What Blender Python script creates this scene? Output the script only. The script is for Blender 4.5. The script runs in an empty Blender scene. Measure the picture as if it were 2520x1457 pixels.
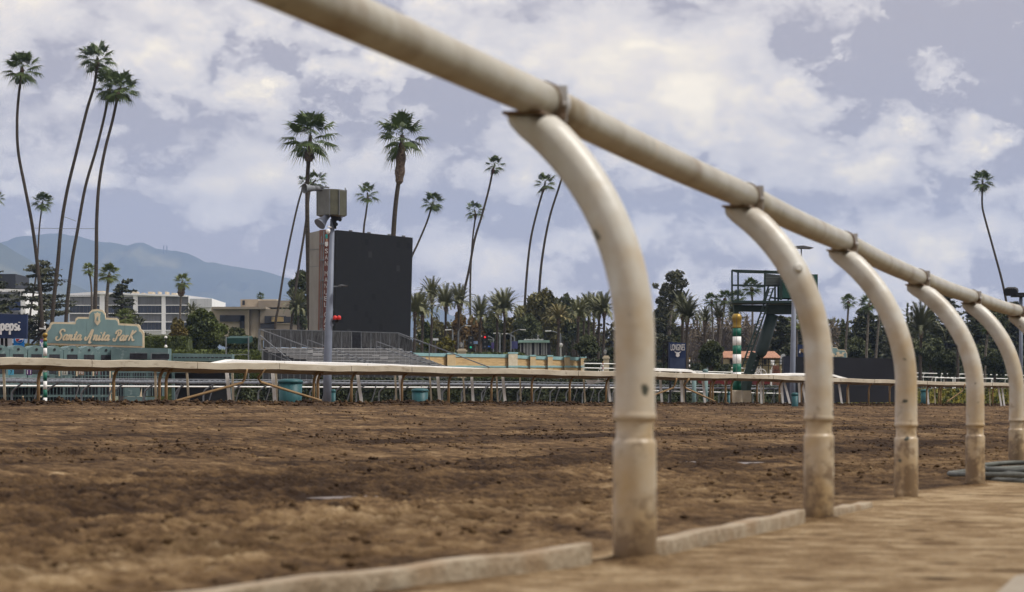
import bpy, math, random
import numpy as np
from mathutils import Vector, Matrix
random.seed(7); rng = np.random.default_rng(7)
SC = bpy.context.scene
COL = SC.collection
R = math.radians
# ------------------------------------------------------------------ camera
HC = 0.38                       # eye height above the apron
F, CX, YH = 5950.0, 1260.0, 970.0   # focal length in survey units, optical axis, horizon
cam = bpy.data.cameras.new("camera"); camo = bpy.data.objects.new("camera", cam)
COL.objects.link(camo); SC.camera = camo
camo.location = (0, 0, HC); camo.rotation_euler = (R(90), 0, 0)
cam.sensor_width = 36; cam.lens = 85; cam.shift_y = 0.0958
cam.clip_start = 0.05; cam.clip_end = 60000
cam.dof.use_dof = True; cam.dof.focus_distance = 85; cam.dof.aperture_fstop = 7.5
# ------------------------------------------------------------------ world
SUN_EL, SUN_AZ = 52, 102        # azimuth clockwise from +Y
w = bpy.data.worlds.new("World"); SC.world = w; w.use_nodes = True
nt = w.node_tree; nt.nodes.clear()
def N(t, **k):
    n = nt.nodes.new(t)
    for a, b in k.items(): setattr(n, a, b)
    return n
def LK(a, b): nt.links.new(a, b)
def MATH(op, a, b=None, c=None, clamp=False):
    n = N('ShaderNodeMath', operation=op); n.use_clamp = clamp
    for i, v in enumerate((a, b, c)):
        if v is None: continue
        if isinstance(v, (int, float)): n.inputs[i].default_value = v
        else: LK(v, n.inputs[i])
    return n.outputs[0]
out = N('ShaderNodeOutputWorld'); bg = N('ShaderNodeBackground'); bg.inputs[1].default_value = 0.1
LK(bg.outputs[0], out.inputs[0])
sky = N('ShaderNodeTexSky', sky_type='NISHITA'); sky.sun_disc = False
sky.sun_elevation = R(SUN_EL); sky.sun_rotation = R(SUN_AZ)
tc = N('ShaderNodeTexCoord'); gen = tc.outputs['Generated']
mp = N('ShaderNodeMapping'); mp.inputs['Scale'].default_value = (1, 1, 1.9); LK(gen, mp.inputs[0])
n1 = N('ShaderNodeTexNoise'); n1.inputs['Scale'].default_value = 9; n1.inputs['Detail'].default_value = 9
n1.inputs['Roughness'].default_value = .56; n1.inputs['Distortion'].default_value = .35; LK(mp.outputs[0], n1.inputs['Vector'])
n2 = N('ShaderNodeTexNoise'); n2.inputs['Scale'].default_value = 34; n2.inputs['Detail'].default_value = 7
n2.inputs['Roughness'].default_value = .6; n2.inputs['Distortion'].default_value = .6; LK(mp.outputs[0], n2.inputs['Vector'])
# warp for the cloud banks
wn = N('ShaderNodeTexNoise'); wn.inputs['Scale'].default_value = 16; wn.inputs['Detail'].default_value = 5; LK(mp.outputs[0], wn.inputs['Vector'])
sub = N('ShaderNodeVectorMath', operation='SUBTRACT'); LK(wn.outputs['Color'], sub.inputs[0]); sub.inputs[1].default_value = (.5, .5, .5)
scl = N('ShaderNodeVectorMath', operation='MULTIPLY'); LK(sub.outputs[0], scl.inputs[0]); scl.inputs[1].default_value = (.075, 0, .034)
add = N('ShaderNodeVectorMath', operation='ADD'); LK(gen, add.inputs[0]); LK(scl.outputs[0], add.inputs[1])
BANKS = [(900,150,520,130,.30),(560,205,170,60,.16),(430,448,250,26,.26),(680,640,230,45,.20),(1560,190,260,120,.14),
 (1870,250,330,150,.24),(2350,360,300,80,.22),(1150,425,340,55,.14),(1700,640,320,70,.14),(2330,600,330,70,.20),
 (250,70,330,80,.16),(1230,600,200,60,.12),(1000,350,110,30,.12),(2080,20,220,50,.10),(2420,350,90,60,.12),(100,240,160,70,.08),
 (2310,95,230,95,-.24),(1330,90,240,70,-.15),(500,330,560,70,-.20),(430,560,620,85,-.26),
 (1520,480,330,70,-.12),(2230,520,330,60,-.24),(1130,230,220,45,-.14),(1180,520,420,45,-.14),(1900,480,300,50,-.12),(1980,90,160,60,-.1)]
v = MATH('MULTIPLY_ADD', n1.outputs[0], 1.5, -.185)
v = MATH('MULTIPLY_ADD', n2.outputs[0], .8, MATH('ADD', v, -.37))
# puffs: warped cellular billows, flattened towards the horizon
mp2 = N('ShaderNodeMapping'); mp2.inputs['Scale'].default_value = (1, 1, 1.5); LK(gen, mp2.inputs[0])
pw = N('ShaderNodeTexNoise'); pw.inputs['Scale'].default_value = 40; pw.inputs['Detail'].default_value = 6; pw.inputs['Roughness'].default_value = .65; LK(mp2.outputs[0], pw.inputs['Vector'])
pa = N('ShaderNodeVectorMath', operation='MULTIPLY_ADD'); LK(pw.outputs['Color'], pa.inputs[0]); pa.inputs[1].default_value = (.045,.045,.045); LK(mp2.outputs[0], pa.inputs[2])
vo = N('ShaderNodeTexVoronoi', feature='F1'); vo.inputs['Scale'].default_value = 30; vo.inputs['Detail'].default_value = 2; vo.inputs['Roughness'].default_value = .55; LK(pa.outputs[0], vo.inputs['Vector'])
pm_ = N('ShaderNodeTexNoise'); pm_.inputs['Scale'].default_value = 7; pm_.inputs['Detail'].default_value = 3; LK(mp.outputs[0], pm_.inputs['Vector'])
pk = N('ShaderNodeMapRange'); pk.inputs[1].default_value = .38; pk.inputs[2].default_value = .62; pk.inputs[3].default_value = .3; pk.inputs[4].default_value = 1.0; LK(pm_.outputs[0], pk.inputs[0])
v = MATH('ADD', v, MATH('MULTIPLY', MATH('MULTIPLY_ADD', vo.outputs['Distance'], -1.25, .5), pk.outputs[0]))
for (bx, by, ba, bb, bw) in BANKS:
    s1 = N('ShaderNodeVectorMath', operation='SUBTRACT'); LK(add.outputs[0], s1.inputs[0]); s1.inputs[1].default_value = ((bx-CX)/F, 1, (YH-by)/F)
    s2 = N('ShaderNodeVectorMath', operation='MULTIPLY'); LK(s1.outputs[0], s2.inputs[0]); s2.inputs[1].default_value = (F/ba/1.25, .6, F/bb/1.25)
    s3 = N('ShaderNodeVectorMath', operation='LENGTH'); LK(s2.outputs[0], s3.inputs[0])
    mr = N('ShaderNodeMapRange', interpolation_type='SMOOTHSTEP'); LK(s3.outputs['Value'], mr.inputs[0])
    mr.inputs[1].default_value = 0; mr.inputs[2].default_value = 1.3; mr.inputs[3].default_value = bw*1.3; mr.inputs[4].default_value = 0
    v = MATH('ADD', v, mr.outputs[0])
cr = N('ShaderNodeValToRGB'); LK(v, cr.inputs[0])
SKYB = 1.0
def sr(r, g, b):
    f = lambda c: ((c/255+.055)/1.055)**2.4 if c > 10 else c/255/12.92
    return (f(r), f(g), f(b), 1)
els = cr.color_ramp.elements
els[0].position = -.0; els[0].color = sr(146,145,160)
els[1].position = .97; els[1].color = sr(233,229,220)
for p_, c_ in ((.24, sr(184,184,195)), (.44, sr(197,197,205)), (.58, sr(206,204,208)), (.78, sr(218,215,211))):
    e = els.new(p_); e.color = c_
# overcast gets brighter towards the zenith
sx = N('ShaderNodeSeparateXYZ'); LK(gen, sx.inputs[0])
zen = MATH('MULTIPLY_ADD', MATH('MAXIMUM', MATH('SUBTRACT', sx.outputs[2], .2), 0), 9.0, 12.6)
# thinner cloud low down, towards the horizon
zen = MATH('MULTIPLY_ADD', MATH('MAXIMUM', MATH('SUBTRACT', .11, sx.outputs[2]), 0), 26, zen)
# sky brightness factor from behind the viewer to ahead, level all round
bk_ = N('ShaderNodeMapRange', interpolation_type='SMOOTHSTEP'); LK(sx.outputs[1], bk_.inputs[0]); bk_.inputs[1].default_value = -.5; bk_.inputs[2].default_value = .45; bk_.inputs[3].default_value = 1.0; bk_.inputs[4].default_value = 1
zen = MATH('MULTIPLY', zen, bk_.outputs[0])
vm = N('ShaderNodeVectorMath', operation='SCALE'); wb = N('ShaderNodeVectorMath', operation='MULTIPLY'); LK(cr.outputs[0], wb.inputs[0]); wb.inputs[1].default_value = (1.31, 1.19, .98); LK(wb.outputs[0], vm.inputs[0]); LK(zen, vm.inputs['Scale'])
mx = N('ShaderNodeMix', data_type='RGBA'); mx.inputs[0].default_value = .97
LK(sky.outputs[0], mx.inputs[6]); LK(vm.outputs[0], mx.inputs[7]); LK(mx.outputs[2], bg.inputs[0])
# ------------------------------------------------------------------ sun
sl = bpy.data.lights.new("sun", 'SUN'); sl.energy = 3.1; sl.angle = R(12); sl.color = (1, .96, .90)
so = bpy.data.objects.new("sun", sl); COL.objects.link(so)
d_ = Vector((math.sin(R(SUN_AZ))*math.cos(R(SUN_EL)), math.cos(R(SUN_AZ))*math.cos(R(SUN_EL)), math.sin(R(SUN_EL))))
so.rotation_euler = d_.to_track_quat('Z', 'Y').to_euler(); so.location = (60, -40, 80)
SC.view_settings.view_transform = 'Standard'; SC.view_settings.look = 'None'
SC.view_settings.exposure = .17; SC.view_settings.gamma = 1
# ------------------------------------------------------------------ helpers
def mat(name, c, c2=None, scale=3.0, rough=.8, metal=0, bump=0, bscale=None, lo=.35, hi=.65, detail=5, stretch=(1,1,1), coord='Object', c3=None, s3=1, t3=.62, w3=.06, spec=.3):
    m = bpy.data.materials.new(name); m.use_nodes = True; t = m.node_tree; b = t.nodes['Principled BSDF']
    b.inputs['Roughness'].default_value = rough; b.inputs['Metallic'].default_value = metal
    b.inputs['Specular IOR Level'].default_value = spec
    def lin(c): return (c[0], c[1], c[2], 1)
    if c2 is None: c2 = tuple(x*.78 for x in c[:3])
    co = t.nodes.new('ShaderNodeTexCoord'); ma = t.nodes.new('ShaderNodeMapping'); ma.inputs['Scale'].default_value = stretch
    t.links.new(co.outputs[coord], ma.inputs[0])
    n = t.nodes.new('ShaderNodeTexNoise'); n.inputs['Scale'].default_value = scale; n.inputs['Detail'].default_value = detail; n.inputs['Roughness'].default_value = .6
    t.links.new(ma.outputs[0], n.inputs['Vector'])
    r = t.nodes.new('ShaderNodeValToRGB'); r.color_ramp.elements[0].position = lo; r.color_ramp.elements[1].position = hi
    r.color_ramp.elements[0].color = lin(c2); r.color_ramp.elements[1].color = lin(c)
    t.links.new(n.outputs[0], r.inputs[0]); last = r.outputs[0]
    if c3 is not None:
        n3 = t.nodes.new('ShaderNodeTexNoise'); n3.inputs['Scale'].default_value = s3; n3.inputs['Detail'].default_value = 4
        t.links.new(ma.outputs[0], n3.inputs['Vector'])
        r3 = t.nodes.new('ShaderNodeMapRange'); r3.inputs[1].default_value = t3; r3.inputs[2].default_value = t3+w3
        t.links.new(n3.outputs[0], r3.inputs[0])
        mx = t.nodes.new('ShaderNodeMix'); mx.data_type = 'RGBA'; t.links.new(r3.outputs[0], mx.inputs[0]); t.links.new(last, mx.inputs[6]); mx.inputs[7].default_value = lin(c3); last = mx.outputs[2]
    t.links.new(last, b.inputs['Base Color'])
    if bump:
        nb = t.nodes.new('ShaderNodeTexNoise'); nb.inputs['Scale'].default_value = bscale or scale*4; nb.inputs['Detail'].default_value = 5
        t.links.new(ma.outputs[0], nb.inputs['Vector'])
        bp = t.nodes.new('ShaderNodeBump'); bp.inputs['Strength'].default_value = bump; bp.inputs['Distance'].default_value = .05
        t.links.new(nb.outputs[0], bp.inputs['Height']); t.links.new(bp.outputs[0], b.inputs['Normal'])
    return m
def emit(name, c, s):
    m = bpy.data.materials.new(name); m.use_nodes = True; b = m.node_tree.nodes['Principled BSDF']
    b.inputs['Base Color'].default_value = (*c, 1); b.inputs['Emission Color'].default_value = (*c, 1); b.inputs['Emission Strength'].default_value = s
    return m
def link(name, me, m=None, parent=None, smooth=False):
    o = bpy.data.objects.new(name, me); COL.objects.link(o)
    if m is not None and not me.materials: me.materials.append(m)
    if parent is not None: o.parent = parent
    if smooth: me.polygons.foreach_set('use_smooth', [True]*len(me.polygons))
    return o
def tag(o, label=None, cat=None, group=None, kind=None):
    if label: o['label'] = label
    if cat: o['category'] = cat
    if group: o['group'] = group
    if kind: o['kind'] = kind
    return o
def thing(name, label, cat, loc=(0,0,0), group=None):
    o = bpy.data.objects.new(name, None); COL.objects.link(o); o.location = loc; o.empty_display_size = .1
    return tag(o, label, cat, group)
def npmesh(name, V, Fc):
    """V (n,3), Fc (m,k) int arrays, all faces with k corners"""
    me = bpy.data.meshes.new(name); V = np.asarray(V, np.float32); Fc = np.asarray(Fc, np.int32); k = Fc.shape[1]
    me.vertices.add(len(V)); me.vertices.foreach_set('co', V.ravel())
    me.loops.add(Fc.size); me.loops.foreach_set('vertex_index', Fc.ravel())
    me.polygons.add(len(Fc)); me.polygons.foreach_set('loop_start', np.arange(0, Fc.size, k, dtype=np.int32))
    me.polygons.foreach_set('loop_total', np.full(len(Fc), k, np.int32)); me.update(calc_edges=True)
    return me
class MB:
    def __init__(s): s.v = []; s.f = []
    def add(s, vs, fs):
        b = len(s.v); s.v += [tuple(x) for x in vs]; s.f += [tuple(b+i for i in f) for f in fs]; return s
    def box(s, a, b):
        x0,y0,z0 = [min(a[i],b[i]) for i in range(3)]; x1,y1,z1 = [max(a[i],b[i]) for i in range(3)]
        return s.add([(x0,y0,z0),(x1,y0,z0),(x1,y1,z0),(x0,y1,z0),(x0,y0,z1),(x1,y0,z1),(x1,y1,z1),(x0,y1,z1)],
                     [(0,3,2,1),(4,5,6,7),(0,1,5,4),(1,2,6,5),(2,3,7,6),(3,0,4,7)])
    def tube(s, pts, r, n=8, cap=True):
        pts = [Vector(p) for p in pts]; rs = r if isinstance(r, (list, tuple)) else [r]*len(pts)
        up = None; vs = []; fs = []
        for i, p in enumerate(pts):
            t = (pts[min(i+1,len(pts)-1)]-pts[max(i-1,0)])
            if t.length < 1e-9: t = Vector((0,0,1))
            t.normalize()
            if up is None: up = Vector((0,1,0)) if abs(t.y) < .9 else Vector((1,0,0))
            a = (up - t*up.dot(t)).normalized(); b = t.cross(a); up = a
            for k in range(n):
                th = 2*math.pi*k/n; vs.append(p + a*math.cos(th)*rs[i] + b*math.sin(th)*rs[i])
        for i in range(len(pts)-1):
            for k in range(n):
                fs.append((i*n+k, i*n+(k+1)%n, (i+1)*n+(k+1)%n, (i+1)*n+k))
        if cap: fs.append(tuple(range(n-1,-1,-1))); fs.append(tuple((len(pts)-1)*n+k for k in range(n)))
        return s.add(vs, fs)
    def bar(s, p, q, wx, wz):      # rectangular bar from p to q, width wx across, wz the other way
        p = Vector(p); q = Vector(q); t = (q-p).normalized()
        ref = Vector((0,0,1)) if abs(t.z) < .9 else Vector((0,1,0))
        a = t.cross(ref).normalized(); b = a.cross(t).normalized()
        vs = [c + a*sx*wx/2 + b*sz*wz/2 for c in (p, q) for sx, sz in ((-1,-1),(1,-1),(1,1),(-1,1))]
        return s.add(vs, [(0,1,2,3),(7,6,5,4),(0,4,5,1),(1,5,6,2),(2,6,7,3),(3,7,4,0)])
    def prism(s, pts, dv):         # polygon pts (3D) extruded by dv
        n = len(pts); dv = Vector(dv); pts = [Vector(p) for p in pts]
        return s.add(pts + [p+dv for p in pts], [tuple(range(n)), tuple(range(2*n-1, n-1, -1))] + [(i, n+i, n+(i+1)%n, (i+1)%n) for i in range(n)])
    def lathe(s, c, prof, n=16):   # prof [(r,z)]
        vs = [(c[0]+r*math.cos(2*math.pi*k/n), c[1]+r*math.sin(2*math.pi*k/n), c[2]+z) for r, z in prof for k in range(n)]
        fs = [(i*n+k, i*n+(k+1)%n, (i+1)*n+(k+1)%n, (i+1)*n+k) for i in range(len(prof)-1) for k in range(n)]
        fs += [tuple(range(n-1,-1,-1)), tuple((len(prof)-1)*n+k for k in range(n))]
        return s.add(vs, fs)
    def build(s, name, m, parent=None, smooth=False, fix=True):
        me = bpy.data.meshes.new(name); off = Vector((0,0,0))
        if parent is not None:
            q = parent
            while q is not None: off += q.location; q = q.parent
        me.from_pydata([(x-off.x, y-off.y, z-off.z) for x, y, z in s.v], [], s.f)
        if fix:
            import bmesh
            bm = bmesh.new(); bm.from_mesh(me); bmesh.ops.recalc_face_normals(bm, faces=bm.faces); bm.to_mesh(me); bm.free()
        me.update(); o = link(name, me, m, parent, False)
        if smooth:
            me.polygons.foreach_set('use_smooth', [len(p.vertices) == 4 for p in me.polygons])
        return o
    def top(s, name, m, label, cat, group=None, kind=None, smooth=False):
        """a thing that is one mesh, origin at its base centre"""
        xs = [v[0] for v in s.v]; ys = [v[1] for v in s.v]; zs = [v[2] for v in s.v]
        c = Vector(((min(xs)+max(xs))/2, (min(ys)+max(ys))/2, min(zs)))
        s.v = [(x-c.x, y-c.y, z-c.z) for x, y, z in s.v]; o = s.build(name, m, None, smooth); o.location = c
        return tag(o, label, cat, group, kind)
# survey sheets: every detail sheet maps to the common survey grid, then to a bearing and a real distance
SH = {'d':(0,0,1,1), 'A':(0,500,1.9425), 'B':(700,500,1.9425), 'C':(1250,750,2.914), 'D':(1900,700,2.648), 'E':(2450,700,2.65),
      'F':(0,50,2.6486), 'G':(800,250,2.6486), 'H':(0,900,4.554), 'I':(500,1000,2.8), 'J':(2050,500,2.4286), 'K':(2350,1100,2.181),
      'L':(2100,850,3.6425), 's':(0,0,1)}
def dd(k, x, y):
    if k == 'd': return x, y
    a, b, s = SH[k]; return (x/s+a)*.8241, (y/s+b)*.8241
def W(k, x, y, D):
    x, y = dd(k, x, y); return Vector(((x-CX)/F*D, D, HC+(YH-y)/F*D))
def slab(mb, k, pts, D, th):
    mb.prism([W(k, x, y, D) for x, y in pts], (0, th, 0)); return mb
def rect(mb, k, x0, y0, x1, y1, D, th):
    return slab(mb, k, [(x0,y0),(x1,y0),(x1,y1),(x0,y1)], D, th)
def smoothpts(pts, n=6):
    P_ = [Vector(p) for p in pts]; o = []
    for i in range(len(P_)-1):
        p0 = P_[max(i-1,0)]; p1 = P_[i]; p2 = P_[i+1]; p3 = P_[min(i+2,len(P_)-1)]
        for k in range(n):
            t = k/n; o.append(.5*((2*p1)+(p2-p0)*t+(2*p0-5*p1+4*p2-p3)*t*t+(3*p1-p0-3*p2+p3)*t**3))
    return o+[P_[-1]]
ZG = -.6
# ------------------------------------------------------------------ noise for terrain (numpy value noise)
def hsh(ix, iy, sd):
    h = (ix.astype(np.int64)*374761393 + iy.astype(np.int64)*668265263 + sd*1274126177) & 0xffffffff
    h = ((h ^ (h >> 13))*1274126177) & 0xffffffff
    return ((h ^ (h >> 16)) & 0xffff)/65535.0
def vn(x, y, sd=0):
    ix = np.floor(x); iy = np.floor(y); fx = x-ix; fy = y-iy; fx = fx*fx*(3-2*fx); fy = fy*fy*(3-2*fy)
    a = hsh(ix,iy,sd); b = hsh(ix+1,iy,sd); c = hsh(ix,iy+1,sd); d = hsh(ix+1,iy+1,sd)
    return (a*(1-fx)+b*fx)*(1-fy)+(c*(1-fx)+d*fx)*fy
def fbm(x, y, sd=0, o=4, g=.5):
    s = 0; a = 1; n = 0
    for i in range(o): s = s+a*vn(x*2**i, y*2**i, sd+i*17); n += a; a *= g
    return s/n
# track frame: s along the rails, t across
US, UC = math.sin(R(24)), math.cos(R(24))
def st(X, Y): return X*US+Y*UC, -X*UC+Y*US
def xy(s, t): return s*US-t*UC, s*UC+t*US
def tn(s): return 2+.115*(np.minimum(s, 13)-5)+.35*(1-np.exp(-np.maximum(s-13, 0)/8))
def zplane(s, t):
    q = t-tn(s); zn = -.0125*(np.minimum(s, 14)-5.0)-.0046*np.maximum(s-14, 0)
    zf = .385-.0046*s-.05
    k = np.clip(q/26, 0, 1); k = k*k*(3-2*k)*.35+k*.65
    return zn*(1-k)+zf*k
# ------------------------------------------------------------------ ground sheets
def dirt_material():
    m = bpy.data.materials.new('track dirt'); m.use_nodes = True; t = m.node_tree; b = t.nodes['Principled BSDF']
    b.inputs['Roughness'].default_value = .95; b.inputs['Specular IOR Level'].default_value = .1
    at = t.nodes.new('ShaderNodeAttribute'); at.attribute_name = 'moist_dark'
    g = t.nodes.new('ShaderNodeNewGeometry'); n = t.nodes.new('ShaderNodeTexNoise'); n.inputs['Scale'].default_value = 6; n.inputs['Detail'].default_value = 11; n.inputs['Roughness'].default_value = .76  # coarse noise: dirt tone, with dark blotches painted in for clod shadows
    t.links.new(g.outputs['Position'], n.inputs['Vector'])
    a = t.nodes.new('ShaderNodeMath'); a.operation = 'MULTIPLY_ADD'; t.links.new(n.outputs[0], a.inputs[0]); a.inputs[1].default_value = 2.0; 
    a2 = t.nodes.new('ShaderNodeMath'); a2.operation = 'ADD'; t.links.new(at.outputs['Fac'], a2.inputs[0]); a2.inputs[1].default_value = -.97
    t.links.new(a2.outputs[0], a.inputs[2])
    r = t.nodes.new('ShaderNodeValToRGB'); t.links.new(a.outputs[0], r.inputs[0]); e = r.color_ramp.elements
    e[0].position = 0; e[0].color = sr(172,152,121); e[1].position = 1; e[1].color = sr(47,35,26)
    for p_, c_ in ((.25, sr(134,112,83)), (.5, sr(103,82,58)), (.75, sr(72,56,40))):
        x = e.new(p_); x.color = c_
    t.links.new(r.outputs[0], b.inputs['Base Color'])
    nb = t.nodes.new('ShaderNodeTexNoise'); nb.inputs['Scale'].default_value = 45; nb.inputs['Detail'].default_value = 6; t.links.new(g.outputs['Position'], nb.inputs['Vector'])
    bp = t.nodes.new('ShaderNodeBump'); bp.inputs['Strength'].default_value = 1; bp.inputs['Distance'].default_value = .03
    t.links.new(nb.outputs[0], bp.inputs['Height']); t.links.new(bp.outputs[0], b.inputs['Normal'])
    return m
M_DIRT = dirt_material()
PUD = []
def on_ground(dx, dy):
    D = 10.
    for _ in range(60):
        X = (dx-CX)/F*D; s, t = st(X, D); z = float(zplane(np.float64(s), np.float64(t))); D = .5*D+.5*F*(HC-z)/(dy-YH)
    return X, D, z
for dx, dy, a_, b_ in ((845,1222,.17,.10),(905,1221,.10,.07),(985,1226,.14,.08),(1800,1139,.34,.16),(1690,1136,.2,.12),(1745,1141,.16,.09)):
    X, D, z = on_ground(dx, dy); PUD.append((*st(X, D), a_, b_, X, D))
def height(X, Y):
    s, t = st(X, Y); q = t-tn(s); z = zplane(s, t)
    tr = np.clip((q+.05)/.25, 0, 1)                              # 0 on the apron, 1 on the track
    dark = np.exp(-((q-3.0)/1.1)**2)+1.15*np.exp(-((q-6.6+.5*fbm(s*.4, t*.1, 5))/.55)**2)+.35*np.exp(-((q-9.2)/.5)**2)
    lump = fbm(s*1.6, t*2.6, 1, 3)-.5; cl = .34-np.abs(fbm(s*6, t*9, 2, 3, .6)-.5)*2.6; fine = .3-np.abs(fbm(s*17, t*19, 3, 2)-.5)*2
    far = np.clip(1-Y/30, .25, 1)
    amp = (.45+.9*np.clip(dark, 0, 1)+.55*np.exp(-((q-1.3)/.6)**2))*np.clip(q/.6, .15, 1)
    h = lump*.05+np.maximum(cl, -.15)*.075+fine*.028*(1-np.exp(-60/Y**1.3))
    rut = (.014*np.sin(q*5.5+3*fbm(s*.25, t*.3, 8))+.008*np.sin(q*14+4*fbm(s*.4, t*.5, 18)))*np.clip(q-.8, 0, 1)
    hb = np.exp(-((q-25.6)/.8)**2)*(.06+.16*(fbm(s*1.6, t*2, 11, 4)-.35))
    ht = tr*(h*amp*far+rut)+hb
    ha = (1-tr)*((fbm(s*2, t*2, 21, 3)-.5)*.012+(fbm(s*14, t*14, 23, 2)-.5)*.004+np.maximum(fbm(s*9, t*9, 33, 2)-.74, 0)*.12)
    k = np.ones_like(z)
    for ps, pt, a_, b_, _, _ in PUD: 
        e = ((s-ps)/a_)**2+((t-pt)/b_)**2; k = np.minimum(k, np.clip((e-.8)/4, 0, 1))
    moist_dark = .64*tr+.25*dark*tr-.1*(1-tr)*1.0+(.5-fbm(s*.9, t*2.2, 9, 4))*.75-np.exp(-((q-1.0)/.7)**2)*.08*tr+.32*np.exp(-((q-25.6)/.9)**2)-(cl*.32+lump*.25+fine*.25)*tr  # damp bands, plus darker hollows and paler clod tops
    moist_dark = moist_dark-.10*np.exp(-((q-14)/9)**2)*0+.16*(1-tr)
    moist_dark = moist_dark*(tr)+(1-tr)*(.16+(fbm(s*1.1, t*1.1, 44, 3)-.5)*.35+.8*np.maximum(fbm(s*9, t*9, 33, 2)-.7, 0)*4)
    # drop off beyond the far rail into the infield
    fall = np.clip((q-27.5)/4, 0, 1); z = z*(1-fall)+(ZG)*fall
    for bx_, by_ in ((.277,5.45),(.994,7.83),(1.639,10.05),(2.376,12.4),(3.09,14.8)):
        rr_ = np.hypot(X-bx_, Y-by_); e = np.exp(-(rr_/.085)**2); ht = ht+e*(.018+.03*(fbm(X*18, Y*18, 5, 3)-.4)); moist_dark = moist_dark+.32*np.exp(-(rr_/.11)**2)  # mounded and darker dirt round each post foot
    return z+ht*k*(1-fall)-(1-k)*.012, np.clip(moist_dark+.5*(1-k), 0, 1)
def track():
    nr, nc = 1500, 760
    Yv = 3.2*np.exp(np.linspace(0, math.log(150/3.2), nr)); u = np.linspace(-.34, .34, nc)
    Yg, ug = np.meshgrid(Yv, u, indexing='ij'); Xg = Yg*ug
    Zg, Mg = height(Xg, Yg)
    V = np.stack([Xg, Yg, Zg], -1).reshape(-1, 3); i = np.arange(nr*nc).reshape(nr, nc)
    Fc = np.stack([i[:-1,:-1], i[:-1,1:], i[1:,1:], i[1:,:-1]], -1).reshape(-1, 4)
    me = npmesh('track', V, Fc); at = me.attributes.new('moist_dark', 'FLOAT', 'POINT'); at.data.foreach_set('value', Mg.ravel().astype(np.float32))
    tag(link('dirt_track', me, M_DIRT, smooth=True), kind='structure')
track()
# wide ground under and beyond everything
gm = MB(); gm.add([(-16000,-600,ZG-.3),(16000,-600,ZG-.3),(16000,9700,ZG-.3),(-16000,9700,ZG-.3)], [(0,1,2,3)])
o = gm.build('infield_ground', mat('infield grass', (.07,.09,.03), (.11,.10,.05), .05)); tag(o, kind='structure')
# puddles
M_WATER = mat('puddle water', (.16,.125,.10), (.10,.075,.055), 6, rough=.34, spec=.5, bump=.15, bscale=30)
pm = MB()
for ps, pt, a_, b_, X, D in PUD:
    n = 28; c = []
    for k in range(n):
        th = 2*math.pi*k/n; rr = .95+.25*math.sin(3*th+ps)+.1*math.sin(7*th)
        x, y = xy(ps+a_*rr*math.cos(th), pt+b_*rr*math.sin(th)); c.append((x, y, float(zplane(np.float64(ps), np.float64(pt)))-.004))
    pm.add(c, [tuple(range(n))])
tag(pm.build('puddle_water', M_WATER), kind='structure')
# loose clods, thrown up along the furrows and against the far rail
def clods():
    base = [(0,0,1),(.9,0,.3),(.28,.85,.3),(-.72,.53,.3),(-.72,-.53,.3),(.28,-.85,.3),(0,0,-.6)]
    bf = [(0,1,2),(0,2,3),(0,3,4),(0,4,5),(0,5,1),(6,2,1),(6,3,2),(6,4,3),(6,5,4),(6,1,5)]
    base = np.array(base); bf = np.array(bf); n1_, n2_, n3_ = 34000, 9000, 30000
    s = np.concatenate([rng.uniform(3, 40, n1_), rng.uniform(30, 150, n2_), rng.uniform(18, 130, n3_)])
    q = np.concatenate([np.where(rng.random(n1_) < .22, rng.normal(6.6, .5, n1_), rng.uniform(.4, 8.5, n1_)), rng.normal(25.4, .5, n2_), rng.uniform(7, 25, n3_)])
    r = np.concatenate([.004+.015*rng.random(n1_)**4, .012+.055*rng.random(n2_)**3, .007+.016*rng.random(n3_)**3])
    t = q+tn(s); X, Y = xy(s, t); cl_ = fbm(s*.9, t*2.0, 71, 3); keep = ((rng.random(len(s)) < np.clip((cl_-.42)*5, .04, 1)) | (q > 24.2)) & (np.abs(X/np.maximum(Y,.1)) < .34) & (Y > 3.3) & (q > .05); X, Y, r = X[keep], Y[keep], r[keep]
    Z, M = height(X, Y); n = len(X); ang = rng.random(n)*6.28
    jit = 1+rng.uniform(-.5, .6, (n, 7, 1)); sc = np.stack([r*rng.uniform(.8, 1.6, n), r*rng.uniform(.8, 1.4, n), r*rng.uniform(.6, 1.1, n)], -1)[:, None, :]
    B = base[None]*jit*sc; c, s_ = np.cos(ang)[:, None], np.sin(ang)[:, None]
    V = np.stack([B[..., 0]*c-B[..., 1]*s_, B[..., 0]*s_+B[..., 1]*c, B[..., 2]], -1)+np.stack([X, Y, Z+r*.15], -1)[:, None, :]
    Fc = (bf[None]+(np.arange(n)*7)[:, None, None]).reshape(-1, 3)
    me = npmesh('clods', V.reshape(-1, 3), Fc); at = me.attributes.new('moist_dark', 'FLOAT', 'POINT')
    at.data.foreach_set('value', np.repeat(np.clip(M+rng.uniform(-.1, .10, n), 0, 1), 7).astype(np.float32))
    tag(link('dirt_clods', me, M_DIRT, smooth=True), 'loose brown clods scattered along the furrows of the dirt track', 'dirt clods', kind='stuff')
clods()
# concrete pad in the near right corner
cp = MB(); X, D, z = on_ground(2330, 1500); 
zz = float(height(np.array([1.05]), np.array([5.0]))[0][0])+.012
cp.prism([(.86,4.35,zz-.12),(1.02,4.9,zz-.12),(1.25,5.25,zz-.12),(2.2,5.6,zz-.12),(2.2,4.0,zz-.12)], (0,0,.12))
tag(cp.build('concrete_path', mat('pale concrete', (.36,.32,.25), (.31,.26,.2), 6, rough=.85)), kind='structure')
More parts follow.
